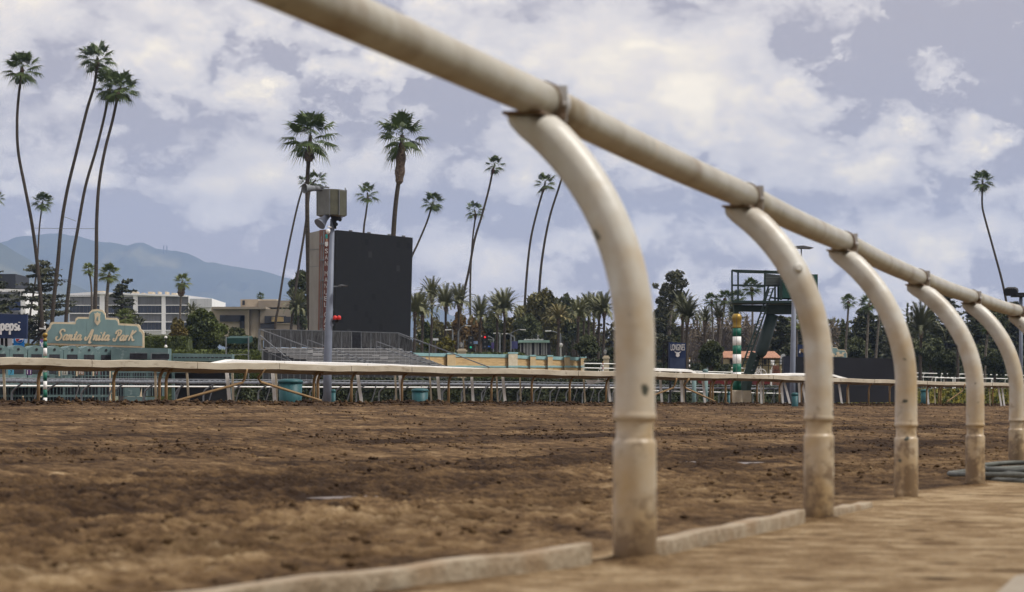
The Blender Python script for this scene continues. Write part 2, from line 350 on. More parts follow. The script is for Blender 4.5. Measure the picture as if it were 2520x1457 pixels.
# ------------------------------------------------------------------ near outer rail
def paint_near(ca, cb, cs):
    m = mat('weathered cream paint', ca, cb, 6, rough=.40, lo=.3, hi=.66, bump=.04, bscale=40, c3=cs, s3=4, t3=.55, w3=.2, spec=.5)
    t = m.node_tree; b = t.nodes['Principled BSDF']; src = b.inputs['Base Color'].links[0].from_socket
    g = t.nodes.new('ShaderNodeNewGeometry'); sp = t.nodes.new('ShaderNodeSeparateXYZ'); t.links.new(g.outputs['Position'], sp.inputs[0])
    n = t.nodes.new('ShaderNodeTexNoise'); n.inputs['Scale'].default_value = 11; n.inputs['Detail'].default_value = 6; t.links.new(g.outputs['Position'], n.inputs['Vector'])
    # splashed dust clings to the lower half metre
    mr = t.nodes.new('ShaderNodeMapRange'); mr.inputs[1].default_value = .95; mr.inputs[2].default_value = -.1; t.links.new(sp.outputs[2], mr.inputs[0])
    mu = t.nodes.new('ShaderNodeMath'); mu.operation = 'MULTIPLY_ADD'; t.links.new(n.outputs[0], mu.inputs[0]); mu.inputs[1].default_value = 1.7
    ad = t.nodes.new('ShaderNodeMath'); ad.operation = 'MULTIPLY_ADD'; t.links.new(mr.outputs[0], ad.inputs[0]); ad.inputs[1].default_value = 1.25; ad.inputs[2].default_value = -1.02; t.links.new(ad.outputs[0], mu.inputs[2]); mu.use_clamp = True
    mx = t.nodes.new('ShaderNodeMix'); mx.data_type = 'RGBA'; t.links.new(mu.outputs[0], mx.inputs[0]); t.links.new(src, mx.inputs[6]); mx.inputs[7].default_value = (.50,.37,.21,1)
    # chips and scuffs, dark with a green undercoat
    v = t.nodes.new('ShaderNodeTexVoronoi'); v.inputs['Scale'].default_value = 12; wv = t.nodes.new('ShaderNodeVectorMath'); wv.operation = 'MULTIPLY_ADD'; t.links.new(n.outputs['Color'], wv.inputs[0]); wv.inputs[1].default_value = (.06,.06,.09); t.links.new(g.outputs['Position'], wv.inputs[2]); t.links.new(wv.outputs[0], v.inputs['Vector'])
    m2 = t.nodes.new('ShaderNodeMapRange'); m2.inputs[1].default_value = .17; m2.inputs[2].default_value = .12; t.links.new(v.outputs['Distance'], m2.inputs[0])
    sc = t.nodes.new('ShaderNodeSeparateColor'); t.links.new(v.outputs['Color'], sc.inputs[0]); gt = t.nodes.new('ShaderNodeMath'); gt.operation = 'GREATER_THAN'; t.links.new(sc.outputs[0], gt.inputs[0]); gt.inputs[1].default_value = .55
    m3 = t.nodes.new('ShaderNodeMath'); m3.operation = 'MULTIPLY'; t.links.new(m2.outputs[0], m3.inputs[0]); t.links.new(gt.outputs[0], m3.inputs[1])
    lo = t.nodes.new('ShaderNodeMapRange'); lo.inputs[1].default_value = 1.3; lo.inputs[2].default_value = .6; t.links.new(sp.outputs[2], lo.inputs[0])
    m4 = t.nodes.new('ShaderNodeMath'); m4.operation = 'MULTIPLY'; t.links.new(m3.outputs[0], m4.inputs[0]); t.links.new(lo.outputs[0], m4.inputs[1])
    m5 = t.nodes.new('ShaderNodeMix'); m5.data_type = 'RGBA'; t.links.new(m4.outputs[0], m5.inputs[0]); t.links.new(mx.outputs[2], m5.inputs[6]); m5.inputs[7].default_value = (.07,.075,.06,1)
    # caked mud around the sleeve and the foot
    n6 = t.nodes.new('ShaderNodeTexNoise'); n6.inputs['Scale'].default_value = 16; n6.inputs['Detail'].default_value = 7; n6.inputs['Roughness'].default_value = .7; t.links.new(g.outputs['Position'], n6.inputs['Vector'])
    l6 = t.nodes.new('ShaderNodeMapRange'); l6.inputs[1].default_value = .62; l6.inputs[2].default_value = -.1; l6.inputs[3].default_value = -.42; l6.inputs[4].default_value = .06; t.links.new(sp.outputs[2], l6.inputs[0])
    a6 = t.nodes.new('ShaderNodeMath'); a6.operation = 'ADD'; t.links.new(n6.outputs[0], a6.inputs[0]); t.links.new(l6.outputs[0], a6.inputs[1])
    r6 = t.nodes.new('ShaderNodeMapRange'); r6.inputs[1].default_value = .37; r6.inputs[2].default_value = .50; r6.inputs[4].default_value = .85; t.links.new(a6.outputs[0], r6.inputs[0])
    m7 = t.nodes.new('ShaderNodeMix'); m7.data_type = 'RGBA'; t.links.new(r6.outputs[0], m7.inputs[0]); t.links.new(m5.outputs[2], m7.inputs[6]); m7.inputs[7].default_value = (.20,.14,.09,1); m5 = m7
    t.links.new(m5.outputs[2], b.inputs['Base Color']); return m
M_NEAR = paint_near((.66,.65,.60), (.53,.50,.43), (.36,.29,.20)); M_NRAIL = paint_near((.50,.48,.41), (.38,.35,.28), (.25,.19,.12))
M_RUST = mat('rusty galvanised bracket', (.33,.28,.22), (.15,.085,.045), 18, rough=.55, metal=.4, bump=.2)
M_GALV = mat('galvanised steel', (.62,.62,.62), (.4,.38,.36), 12, rough=.5, metal=.2)
PD = [5.45, 7.83, 10.05, 12.4, 14.8, 17.15]
BX = [(1562,1388),(2015,1282),(2230,1242),(2400,1205),(2502,1168),(2592,1142)]
JX = [(1312,238),(1825,478),(2070,592),(2256,681),(2388,729),(2500,764)]
JP = []
near = thing('track_rail', 'weathered cream pipe rail on curved gooseneck posts running past the camera', 'fence', (0.275,5.45,0))
RV = Vector((.286,.958,0)); NV = Vector((-.958,.286,0))
bases = []; tops = []
for (D, b, j) in zip(PD, BX, JX):
    bases.append(W('d', *b, D)); tops.append(W('d', *j, D+.08))
# rail axis from before the camera on to a far continuation
ax = [tops[0]+(tops[0]-tops[1])*1.9+Vector((-.02,0,-.04)), tops[0]+(tops[0]-tops[1])*1.0+Vector((-.008,0,-.015))] + tops
for k in range(1, 7): ax.append(tops[-1]+(tops[-1]-tops[-2])*k+Vector((.02*k*k,0,-.002*k)))
RR = .043
def sect(p, q, gap0, gap1, bow=0):
    mb = MB(); t = (q-p).normalized(); a = p+t*gap0; b = q+t*gap1
    pts = [a.lerp(b, i/10)+Vector((0,0,-.006*math.sin(math.pi*i/10))) for i in range(11)]
    mb.tube(pts, RR, 32); return mb
p_prev = ax[0]
for i in range(1, len(ax)-1):
    q = ax[i+1]; a = ax[i-1] if i == 1 else ax[i]
    if i == 1: a = ax[0]; mb = sect(ax[0], ax[1], 0, 0)
    mb = sect(ax[i] if i > 1 else ax[1], q, .108, .070)
    if i == 1:
        mb = MB(); t0 = (ax[2]-ax[1]).normalized(); pts = smoothpts([ax[0], ax[1], ax[2]+t0*.070], 12); mb.tube(pts, RR, 36)
    mb.build('rail_pipe', M_NRAIL, near, smooth=True)
def gooseneck(base, top, rv, nv, k):
    h = top.z-RR-.012-base.z; off = (Vector((top.x, top.y, 0))-Vector((base.x, base.y, 0))).dot(nv)
    h0 = .50; dz = h-h0; th = 2*math.atan(off/dz); Rr = dz/math.sin(th)
    lean = Vector(((top.x-base.x), (top.y-base.y), 0))-nv*off
    pts = []; rs = []
    for z, r in ((-.06,.0485),(.045,.0485),(.05,.0497),(.262,.0488),(.274,.0487),(.277,.048),(.280,.0435),(.283,.0425),(.30,.0420),(.320,.0425),(.323,.0435),(.326,.047),(.328,.0485),(.336,.0488),(.340,.047),(.345,.0462),(.40,.046),(.45,.0455)):
        pts.append(base+Vector((0,0,z))); rs.append(r)
    for i in range(0, 19):
        a = th*i/16
        pts.append(base+Vector((0,0,h0+Rr*math.sin(a)))+nv*Rr*(1-math.cos(a))); rs.append(.0455)
    mb = MB(); mb.tube(pts, rs, 36)
    # trim the tail under the plate
    zc = top.z-RR-.006
    lim = off+.047; nvv = []
    for x, y, z in mb.v:
        e_ = (x-base.x)*nv.x+(y-base.y)*nv.y-lim
        if e_ > 0: x -= nv.x*e_; y -= nv.y*e_
        nvv.append((x, y, min(z, zc)))
    mb.v = nvv
    o = mb.build('post', M_NEAR, near, smooth=True)
    br = MB(); c = Vector((top.x, top.y, zc)); 
    pl = [c-rv*.115-nv*(-.055), c-rv*.10-nv*.045, c+rv*.10-nv*.05, c+rv*.10+nv*.05, c-rv*.10+nv*.085]
    pl = [c-rv*.08+nv*.05, c-rv*.08-nv*.04, c+rv*.088-nv*.042, c+rv*.088+nv*.046]
    br.prism([p+Vector((0,0,.0015)) for p in pl], (0,0,.007))
    # upright cheeks and strap round the joint
    jc = Vector((top.x, top.y, top.z))+rv*.081
    br.tube([jc-rv*.012, jc+rv*.012], RR+.0035, 28)
    for sgn in (-1, 1):
        e = jc+nv*sgn*(RR+.001); br.bar(e+Vector((0,0,-RR-.004)), e+Vector((0,0,-.005)), .022, .008)
    br.tube([jc-rv*.03, jc+rv*.045], RR-.007, 24)
    br.build('bracket', M_RUST, o)
    g = MB(); e = jc-nv*(RR+.006); g.bar(e+nv*.003+rv*.006+Vector((0,0,-.05)), e+nv*.003+rv*.006+Vector((0,0,.034)), .022, .006)
    g.tube([e+Vector((0,0,-.01)), e-nv*.012+Vector((0,0,-.01))], .006, 8)
    if k in (0, 2): g.tube([jc+rv*.03, jc+rv*.075], RR+.004, 24)
    g.build('clamp', M_GALV, o)
    # bolt head on the bend
    if k == 1:
        c2 = base+Vector((0,0,h0+Rr*math.sin(th*.55)))+nv*Rr*(1-math.cos(th*.55)); n2_ = Vector((.2,-.98,.15)).normalized()
        b2 = MB(); b2.tube([c2+n2_*.04, c2+n2_*.052, c2+n2_*.058], [.015,.015,.009], 16); b2.build('bolt', M_NEAR, o, smooth=True)
for i in range(6):
    rv = (Vector((ax[i+3].x-ax[i+1].x, ax[i+3].y-ax[i+1].y, 0))).normalized() if i else RV; nv = Vector((-rv.y, rv.x, 0))
    gooseneck(bases[i], tops[i], rv, nv, i)
for k in range(2, 7):
    t_ = ax[7+k-1]; b_ = t_-NV*.22; s_, tt = st(b_.x, b_.y); b_ = Vector((b_.x, b_.y, t_.z-1.05)); gooseneck(b_, t_, RV, NV, 9)
# timber kerb between the posts
M_KERB = mat('whitewashed timber', (.42,.355,.265), (.27,.205,.135), 9, rough=.85, bump=.3, c3=(.30,.22,.14), s3=5, t3=.52, w3=.12)
kb = [(bases[0]+(bases[0]-bases[1])*1.0), bases[0], bases[1], bases[2], bases[3]]
for i in range(4):
    a, b = kb[i], kb[i+1]; t = (b-a).normalized(); L = (b-a).length
    s0 = .15 if i != 3 else .5; a2 = a+t*s0; b2 = b-t*(.13 if i else .085)
    if i == 2: b2 = a+t*L*.62; a2 = a+t*.12
    if i == 1: a2 = a+t*.06
    if i == 0: a2 = a-t*.9
    if i == 0: a2 = Vector((-.72,3.6,.012))-NV*.035; b2 = Vector((.165,5.38,0))-NV*.035; t = (b2-a2).normalized()
    off = NV*.035; hh = (.050, .043, .034, .016)[i]
    mb = MB(); n = 12
    pts = [(a2+off).lerp(b2+off, k/n)+Vector((0,0,hh/2-.004+.003*math.sin(k*1.7+i))) for k in range(n+1)]
    pv = Vector((-t.y, t.x, 0)); P_ = []
    for k in range(n+1):
        w_ = .024*(.6 if k in (0, n) else 1)*(1+.04*math.sin(k*2.9+i)); h_ = hh*(.5+.015*math.sin(k*4.3))
        P_ += [pts[k]+pv*w_*a_+Vector((0,0,h_*b_)) for a_, b_ in ((-1,-1),(-1.03,.3),(-.98,.85),(-.85,1),(.85,1),(.98,.85),(1.03,.3),(1,-1))]
    mb.add(P_, [(k*8+j, k*8+(j+1)%8, (k+1)*8+(j+1)%8, (k+1)*8+j) for k in range(n) for j in range(8)]+[tuple(range(8)), tuple(n*8+j for j in reversed(range(8)))])
    mb.top('kerb_timber', M_KERB, ['pale timber kerb board in the near foreground, ending at the nearest post', 'timber kerb board between the nearest rail post and the second',
        'short timber kerb board starting at the second rail post', 'thin buried kerb board showing before the fourth rail post'][i], 'kerb', 'kerb timbers under the near rail')
# hose coil
M_HOSE = mat('grey green hose', (.14,.15,.135), (.09,.095,.085), 20, rough=.6)
hp = []; c0 = Vector((3.08, 13.75, .0)); zb = float(zplane(*[np.float64(v_) for v_ in st(3.0, 13.6)]))
for k in range(0, 7*26+1):
    a = k/26*2*math.pi; l = k/(7*26); rx = .60-.30*abs(math.sin(l*5))+.03*math.sin(k*.33); ry = .75-.25*math.cos(l*7)
    z = zb+.02+.018*(k//26 % 3)+.010*math.sin(a*2+l*9); lift = .10*max(0, math.sin(a*1+l*3))*l
    hp.append(c0+Vector((rx*math.cos(a)+.03*math.sin(l*13), ry*math.sin(a), z+lift)))
hp += [hp[-1]+Vector((.25,.2,.12)), hp[-1]+Vector((.6,.5,.2)), hp[-1]+Vector((1.0,.6,0.02))]
mb = MB(); mb.tube(smoothpts(hp, 2), .014, 10)
mb.top('garden_hose', M_HOSE, 'grey hose lying in loose coils on the dirt beside the fourth rail post', 'hose', smooth=True)
# ------------------------------------------------------------------ common materials
M_WHITE = mat('white paint', (.8,.8,.79), (.68,.68,.66), 2, rough=.6)
M_CREAM = mat('cream paint', (.55,.49,.38), (.45,.38,.27), 2, rough=.7)
M_COVER = mat('dusty cover', (.47,.42,.33), (.36,.31,.23), .8, rough=.7, stretch=(1,1,4), c3=(.27,.22,.16), s3=2.5, t3=.6, w3=.12)
M_TAN = mat('tan painted pipe', (.33,.22,.11), (.25,.155,.07), 3, rough=.7)
M_TEAL = mat('grey teal paint', (.14,.215,.215), (.10,.16,.165), 1.5, rough=.65, c3=(.19,.26,.26), s3=4, t3=.6)
M_DARK = mat('black mesh', (.018,.019,.021), (.012,.013,.014), 3, rough=.7)
M_GRILL = mat('dark grille', (.035,.038,.045), (.02,.02,.025), 6, rough=.7)
M_GREY = mat('grey steel pipe', (.20,.22,.24), (.13,.14,.155), 4, rough=.6)
M_PAD = mat('ribbed grey padding', (.17,.18,.205), (.09,.10,.115), 5, rough=.8, stretch=(6,1,1))
M_GREEN = mat('dark green steel', (.022,.042,.036), (.015,.03,.026), 2, rough=.55)
M_NAVY = mat('navy board', (.018,.035,.10), (.014,.027,.075), 1.2, rough=.6)
M_GOLD = mat('gold paint', (.33,.22,.05), (.2,.13,.03), 4, rough=.35, metal=.5)
M_STRG = mat('striping green', (.01,.13,.085), (.008,.10,.065), 2, rough=.5)
M_LETW = mat('white lettering', (.75,.75,.75), (.66,.66,.66), 3, rough=.6)
M_LETC = mat('cream lettering', (.74,.63,.45), (.64,.53,.36), 3, rough=.6)
M_SIGN = mat('weathered teal board', (.235,.355,.36), (.195,.30,.305), 2, rough=.75, stretch=(1,1,.4))
M_POLE = mat('blue grey pole', (.17,.195,.25), (.135,.155,.2), 2, rough=.5)
M_TEALB = mat('teal plastic', (.016,.085,.095), (.012,.065,.075), 2, rough=.5)
M_YEL = mat('ochre brick', (.52,.36,.18), (.40,.27,.13), 1.5, rough=.85, stretch=(.3,1,9), lo=.42, hi=.56)
M_COPE = mat('teal coping', (.24,.39,.41), (.19,.32,.33), 2, rough=.7)
M_RED = mat('red paint', (.35,.02,.02), None, 3, rough=.5)
# ------------------------------------------------------------------ lettering
def text_geo(s, size=1.0):
    cu = bpy.data.curves.new('t', 'FONT'); cu.body = s; cu.size = size; cu.extrude = 0; cu.resolution_u = 3
    ob = bpy.data.objects.new('t', cu); COL.objects.link(ob); dg = bpy.context.evaluated_depsgraph_get()
    me = bpy.data.meshes.new_from_object(ob.evaluated_get(dg)); V = [tuple(v.co) for v in me.vertices]; Fc = [tuple(p.vertices) for p in me.polygons]
    bpy.data.objects.remove(ob); bpy.data.curves.remove(cu); bpy.data.meshes.remove(me); return V, Fc
def text_on(mb, s, k, x0, y0, x1, y1, D, th=.02, Df=None):
    """text stretched to fill the sheet rectangle, standing proud of distance D; Df(x) gives distance for oblique boards"""
    V, Fc = text_geo(s); xs = [v[0] for v in V]; ys = [v[1] for v in V]; ax_, bx_, ay, by_ = min(xs), max(xs), min(ys), max(ys)
    P_ = []
    for x, y, z in V:
        px = x0+(x-ax_)/(bx_-ax_)*(x1-x0); py = y1-(y-ay)/(by_-ay)*(y1-y0); P_.append(W(k, px, py, Df(px) if Df else D))
    n = len(P_); back = [p+Vector((0, th, 0)) for p in P_]
    ed = {}
    for f in Fc:
        for a, b in zip(f, f[1:]+f[:1]): ed[(a, b)] = ed.get((a, b), 0)+1
    sides = [(a, b, n+b, n+a) for (a, b) in ed if (b, a) not in ed]
    mb.add(P_+back, list(Fc)+[tuple(n+i for i in reversed(f)) for f in Fc]+sides); return mb
GL = {
 'S': (.95, [[(.92,.80),(.86,.97),(.62,1.02),(.38,.90),(.38,.70),(.60,.50),(.66,.28),(.48,.04),(.20,-.03),(-.02,.12),(.02,.30),(.16,.30)]]),
 'a': (.68, [[(.52,.44),(.34,.52),(.12,.38),(.04,.14),(.18,0),(.38,.14),(.54,.48)],[(.55,.48),(.47,.12),(.56,0),(.74,.16)]]),
 'n': (.70, [[(.02,.34),(.12,.5),(.17,.42),(.07,0)],[(.1,.22),(.28,.46),(.44,.48),(.46,.34),(.40,.1),(.50,0),(.72,.16)]]),
 't': (.50, [[(.34,.82),(.16,.14),(.25,0),(.48,.16)],[(.04,.52),(.44,.56)]]),
 'i': (.38, [[(.16,.48),(.08,.1),(.18,0),(.38,.16)],[(.22,.68),(.25,.76)]]),
 'A': (1.02, [[(-.02,.34),(-.12,.2),(-.04,.02),(.14,.04),(.34,.38),(.56,.92),(.72,.98),(.68,.5),(.58,-.12),(.68,-.28),(.84,-.14)],[(.22,.36),(.68,.38)]]),
 'P': (.86, [[(.50,.86),(.42,.5),(.30,.06),(.12,-.04),(-.04,.08),(.02,.22)],[(.12,.62),(.16,.86),(.44,1.0),(.76,.94),(.78,.66),(.60,.48),(.42,.46)]]),
 'r': (.46, [[(.02,.34),(.12,.5),(.17,.42),(.07,0)],[(.1,.22),(.28,.46),(.42,.50)]]),
 'K': (.95, [[(.42,1.0),(.10,0)],[(.86,.96),(.66,.80),(.24,.46)],[(.30,.48),(.5,.28),(.66,.02),(.86,.12)]]),
 ' ': (.62, []),
 'p': (.78, [[(.08,.58),(.08,-.42)],[(.08,.3),(.2,.54),(.42,.56),(.6,.3),(.42,.02),(.2,.04),(.08,.28)]]),
 'e': (.74, [[(.08,.3),(.58,.34),(.5,.52),(.3,.58),(.1,.44),(.06,.22),(.22,.02),(.44,.02),(.58,.12)]]),
 's': (.62, [[(.46,.48),(.28,.58),(.1,.46),(.16,.34),(.38,.26),(.46,.12),(.28,0),(.06,.1)]]),
 'j': (.30, [[(.14,.58),(.14,0)],[(.14,.76),(.14,.84)]]),
}
def strokes(mb, s, k, x0, y0, w_, h_, D, wd, th=.02, slant=.22, drop=0.0):
    """pen lettering: baseline start (x0,y0), total width w_, x/ascender height h_, in sheet units"""
    tot = sum(GL[c][0] for c in s); sx = w_/tot; cur = 0; lay = 0
    for c in s:
        a, st_ = GL[c]
        for pl in st_:
            P2 = smoothpts([Vector((x, y, 0)) for x, y in pl], 5) if len(pl) > 2 else [Vector((x, y, 0)) for x, y in pl]
            Q = []
            for p in P2:
                px = x0+(cur+p.x+slant*p.y)*sx; py = y0-p.y*h_+drop*(px-x0); Q.append(W(k, px, py, D))
            n = len(Q); L_ = []; R_ = []
            for i, q in enumerate(Q):
                t = (Q[min(i+1,n-1)]-Q[max(i-1,0)]); t.y = 0; t.normalize(); nn = Vector((-t.z, 0, t.x)); dep = Vector((0, -.0004*(lay+i)-.001, 0))
                ww = wd*(.75+.45*abs(t.z))/2
                L_.append(q+nn*ww+dep); R_.append(q-nn*ww+dep)
            vs = L_+R_+[p+Vector((0, th, 0)) for p in L_+R_]; fs = []
            for i in range(n-1):
                fs += [(i, i+1, n+i+1, n+i), (2*n+i, 3*n+i, 3*n+i+1, 2*n+i+1), (i, 2*n+i, 2*n+i+1, i+1), (n+i, n+i+1, 3*n+i+1, 3*n+i)]
            fs += [(0, n, 3*n, 2*n), (n-1, 3*n-1, 4*n-1, 2*n-1)]
            mb.add(vs, fs); lay += 3
        cur += a
    return mb
# ------------------------------------------------------------------ far inner rail with its overhanging cover
def interp(tab, x):
    return float(np.interp(x, [a for a, b in tab], [b for a, b in tab]))
def Dfar(x): return 205000/(4100-x)
YT = [(-300,874.5),(0,881),(412,890),(824,899),(1154,906.5),(1508,914.7),(1830,922),(2019,928.7),(2143,934.5),(2472,943.6),(2800,951)]
def FR(x, dz=0): 
    D = Dfar(x); return W('d', x, interp(YT, x), D)+Vector((0,0,dz))
NT = Vector((.9,-.436,0))
far = thing('track_rail', 'long cream inner rail with a deep overhanging cover on the far side of the track', 'fence', FR(1260)-Vector((0,0,1.05)))
def cover_piece(x0, x1, n=10):
    mb = MB(); prof = [(0,0),(0,-.145),(-.03,-.15),(-.48,-.235),(-.5,-.20),(-.46,-.10),(-.25,-.02),(-.05,.012)]
    P_ = []
    for i in range(n+1):
        x = x0+(x1-x0)*i/n; c = FR(x, .012*math.sin(x*.021)+.006*math.sin(x*.067)); P_.append([c+NT*(a+.05)+Vector((0,0,b)) for a, b in prof])
    k = len(prof); vs = [p for r_ in P_ for p in r_]; fs = [(i*k+j, i*k+(j+1)%k, (i+1)*k+(j+1)%k, (i+1)*k+j) for i in range(n) for j in range(k)]
    fs += [tuple(range(k)), tuple(n*k+j for j in reversed(range(k)))]
    mb.add(vs, fs); return mb
secs = [-300,-60,222,482,684,861,1010,1420,1600,1730,1812,1900,1990,2150,2280,2440,2600]
for a, b in zip(secs, secs[1:]): cover_piece(a+.6, b-.6).build('rail_cover', M_COVER, far)
FP = [s_*.8241 for s_ in (-90,142,366,502,522,961,973,1073,1223,1362,1489,1609,1722,1830,1935,2140,2147,2185,2202,2278,2345,2410,2475,2546,2610,2672,2730,2782,2818,2824,2942,2948,2978,3030,3080)]
for x in FP:
    c = FR(x); a = c-NT*.24; b0 = Vector((a.x, a.y, c.z-1.3))
    pts = [b0, Vector((a.x, a.y, c.z-.48))]
    for i in range(1, 7):
        th = i/6*R(62); pts.append(a+Vector((0,0,-.48+.33*math.sin(th)/math.sin(R(62))))+NT*.17*(1-math.cos(th))/(1-math.cos(R(62))))
    mb = MB(); mb.tube(pts, .036, 10); mb.build('post', M_TAN, far, smooth=True)
for (x0, y0, x1, y1) in ((433,987,596,942),(790,986,641,940),(1560,990,1656,955),(1762,989,1687,955),(2330,989,2368,962)):
    mb = MB(); D0, D1 = Dfar(x0), Dfar(x1); p = W('d', x0, y0, D0+.3); q = W('d', x1, y1, D1+.2)
    mb.tube([p, q, q+Vector((.06*(1 if x1 > x0 else -1),0,.10)), q+Vector((.12,-.1,.33))], .032, 8); mb.build('brace', M_TAN, far, smooth=True)
# white portable rail just behind it, on splayed legs
M_WLEG = mat('peeling white legs', (.86,.86,.85), (.76,.74,.7), 6, rough=.6)
def Dp(x): return Dfar(x)+1.3
YW = [(-300,884),(0,889),(400,897),(530,893),(575,884),(620,886),(900,893),(1250,908),(1400,913),(1500,916),(1600,905),(1700,908.5),(1716,916),(1850,922),(1900,920),(1960,918),(2050,920),(2090,931),(2190,938),(2250,935.5),(2300,939),(2600,949)]
port = thing('portable_rail', 'white portable rail on splayed legs standing right behind the far inner rail', 'fence', FR(1300)+Vector((0,1.4,-1.05)))
def port_piece(x0, x1, n=8):
    mb = MB(); P_ = []
    for i in range(n+1):
        x = x0+(x1-x0)*i/n; c = W('d', x, interp(YW, x), Dp(x)); P_.append([c+NT*a+Vector((0,0,b)) for a, b in ((.0,-.10),(0,-.02),(-.2,.0),(-.35,-.04),(-.35,-.12))])
    k = 5; vs = [p for r_ in P_ for p in r_]; fs = [(i*k+j, i*k+(j+1)%k, (i+1)*k+(j+1)%k, (i+1)*k+j) for i in range(n) for j in range(k)]
    fs += [tuple(range(k)), tuple(n*k+j for j in reversed(range(k)))]
    mb.add(vs, fs); return mb
for a, b in ((-200,200),(200,520),(520,700),(700,905),(905,1250),(1250,1500),(1500,1716),(1716,1900),(1900,2095),(2095,2300),(2300,2560)): port_piece(a+.5, b-.5, 14).build('rail_cover', M_WHITE, port)
LEGS = [(10,15,0),(463,466,0),(557,564,0),(675,686,1),(693,697,0),(812,821,1),(823,827,0),(948,950,1),(1064,1080,1),(1179,1184,0),(1193,1200,1),(1282,1289,0),(1305,1314,1),(1382,1388,0),(1408,1413,1),(1482,1487,0),(1500,1509,1),(1552,1556,0),(1742,1748,0),(1813,1823,1),(1970,1977,1),(2032,2038,1),(2040,2043,0),(2098,2106,1),(2164,2169,0),(2270,2274,1),(2279,2281,0),(2332,2338,1),(2338,2359,1),(2385,2389,1),(2391,2408,1),(2503,2514,1),(2533,2535,0),(2655,2657,0),(2767,2773,1),(2790,2793,0),(2955,2957,0),(2981,2990,1),(2992,2999,1)]
for a, b, wide in LEGS:
    xa, xb = a*.8241, b*.8241; D = Dp(xa)+(.0 if wide else .25); mb = MB(); yb = 1000
    p = W('d', xa, interp(YW, xa)+8, D); q = W('d', xb+(xb-xa)*.08, yb, D); mb.bar(p, q, .085 if wide else .05, .05)
    mb.build('leg', M_WLEG if wide else M_CREAM, port)
# tilted loose panel hanging off the portable rail
mb = MB(); slab(mb, 'C', [(1450,1120),(1640,1122),(1600,1140),(1470,1160)], Dp(1460)+.6, .03); mb.build('loose_panel', M_WHITE, port)
# padded turf rail and white pipe rail behind
def Dt(x): return 328000/(4100-x)
YTU = [(-300,935),(0,938),(740,942.5),(1154,946),(1520,949.5),(1624,955),(1978,957.5),(2060,961),(2520,965),(2800,967)]
YWH = [(-300,948.5),(0,949.5),(740,952.8),(1154,953.5),(1520,954.5),(1624,962.5),(2060,971),(2520,973.5),(2800,974)]
turf = thing('padded_rail', 'grey padded turf rail on bent pipe stands beyond the portable rail', 'fence', W('d', 1000, 946, Dt(1000))-Vector((0,0,1.2)))
def walk(Df, Y, x0, x1, step):
    out_ = []; x = x0
    while x < x1:
        D = Df(x); out_.append((x, W('d', x, interp(Y, x), D))); x += step*.9*328000/D**2*(1 if Df is Dt else 1)
    return out_
xs_ = np.linspace(-150, 2640, 90)
mb = MB(); pts = []; rs = []
for i, x in enumerate(np.linspace(-150, 2640, 420)):
    pts.append(W('d', x, interp(YTU, x), Dt(x))+Vector((0,0,.008*math.sin(x*.05)))); rs.append(.058 if i % 2 else .078)
mb.tube(pts, rs, 8); mb.build('padding', M_PAD, turf)
mb = MB(); mb.tube([W('d', x, interp(YTU, x)-7, Dt(x)+.9) for x in xs_], .02, 5); mb.build('top_wire', M_GREY, turf)
for x, p in walk(Dt, YTU, -130, 2600, 1.95):
    j = random.uniform(-.05, .05)
    mb = MB(); mb.tube(smoothpts([p+Vector((.02,-.02,-.03)), p+Vector((-.30+j,.10,-.24)), p+Vector((-.42+j,.15,-.40)), p+Vector((-.43+j,.15,-.60)), p+Vector((-.44+j,.15,-1.4))], 3), .034, 6); mb.build('stand', M_GREY, turf, smooth=True)
turf2 = thing('pipe_rail', 'thin white pipe rail on slim grey stands behind the grey padded rail', 'fence', W('d', 1000, 953, Dt(1000)+6)-Vector((0,0,1.2)))
mb = MB(); mb.tube([W('d', x, interp(YWH, x), Dt(x)+6) for x in np.linspace(-150, 2640, 200)], .030, 7); mb.build('rail_pipe', M_WHITE, turf2, smooth=True)
M_GREYD = mat('dull steel', (.13,.14,.15), (.09,.09,.1), 4, rough=.7)
for x, p in walk(Dt, YWH, -100, 2600, 2.1):
    p = p+Vector((0,6,0)); p = W('d', x, interp(YWH, x), Dt(x)+6); j = random.uniform(-.08, .08)
    mb = MB(); mb.tube([p+Vector((.1,0,.25)), p+Vector((-.05+j,0,-.2)), p+Vector((-.2+j,0,-.7)), p+Vector((-.22+j,0,-1.3))], .026, 5); mb.build('stand', M_GREYD, turf2)
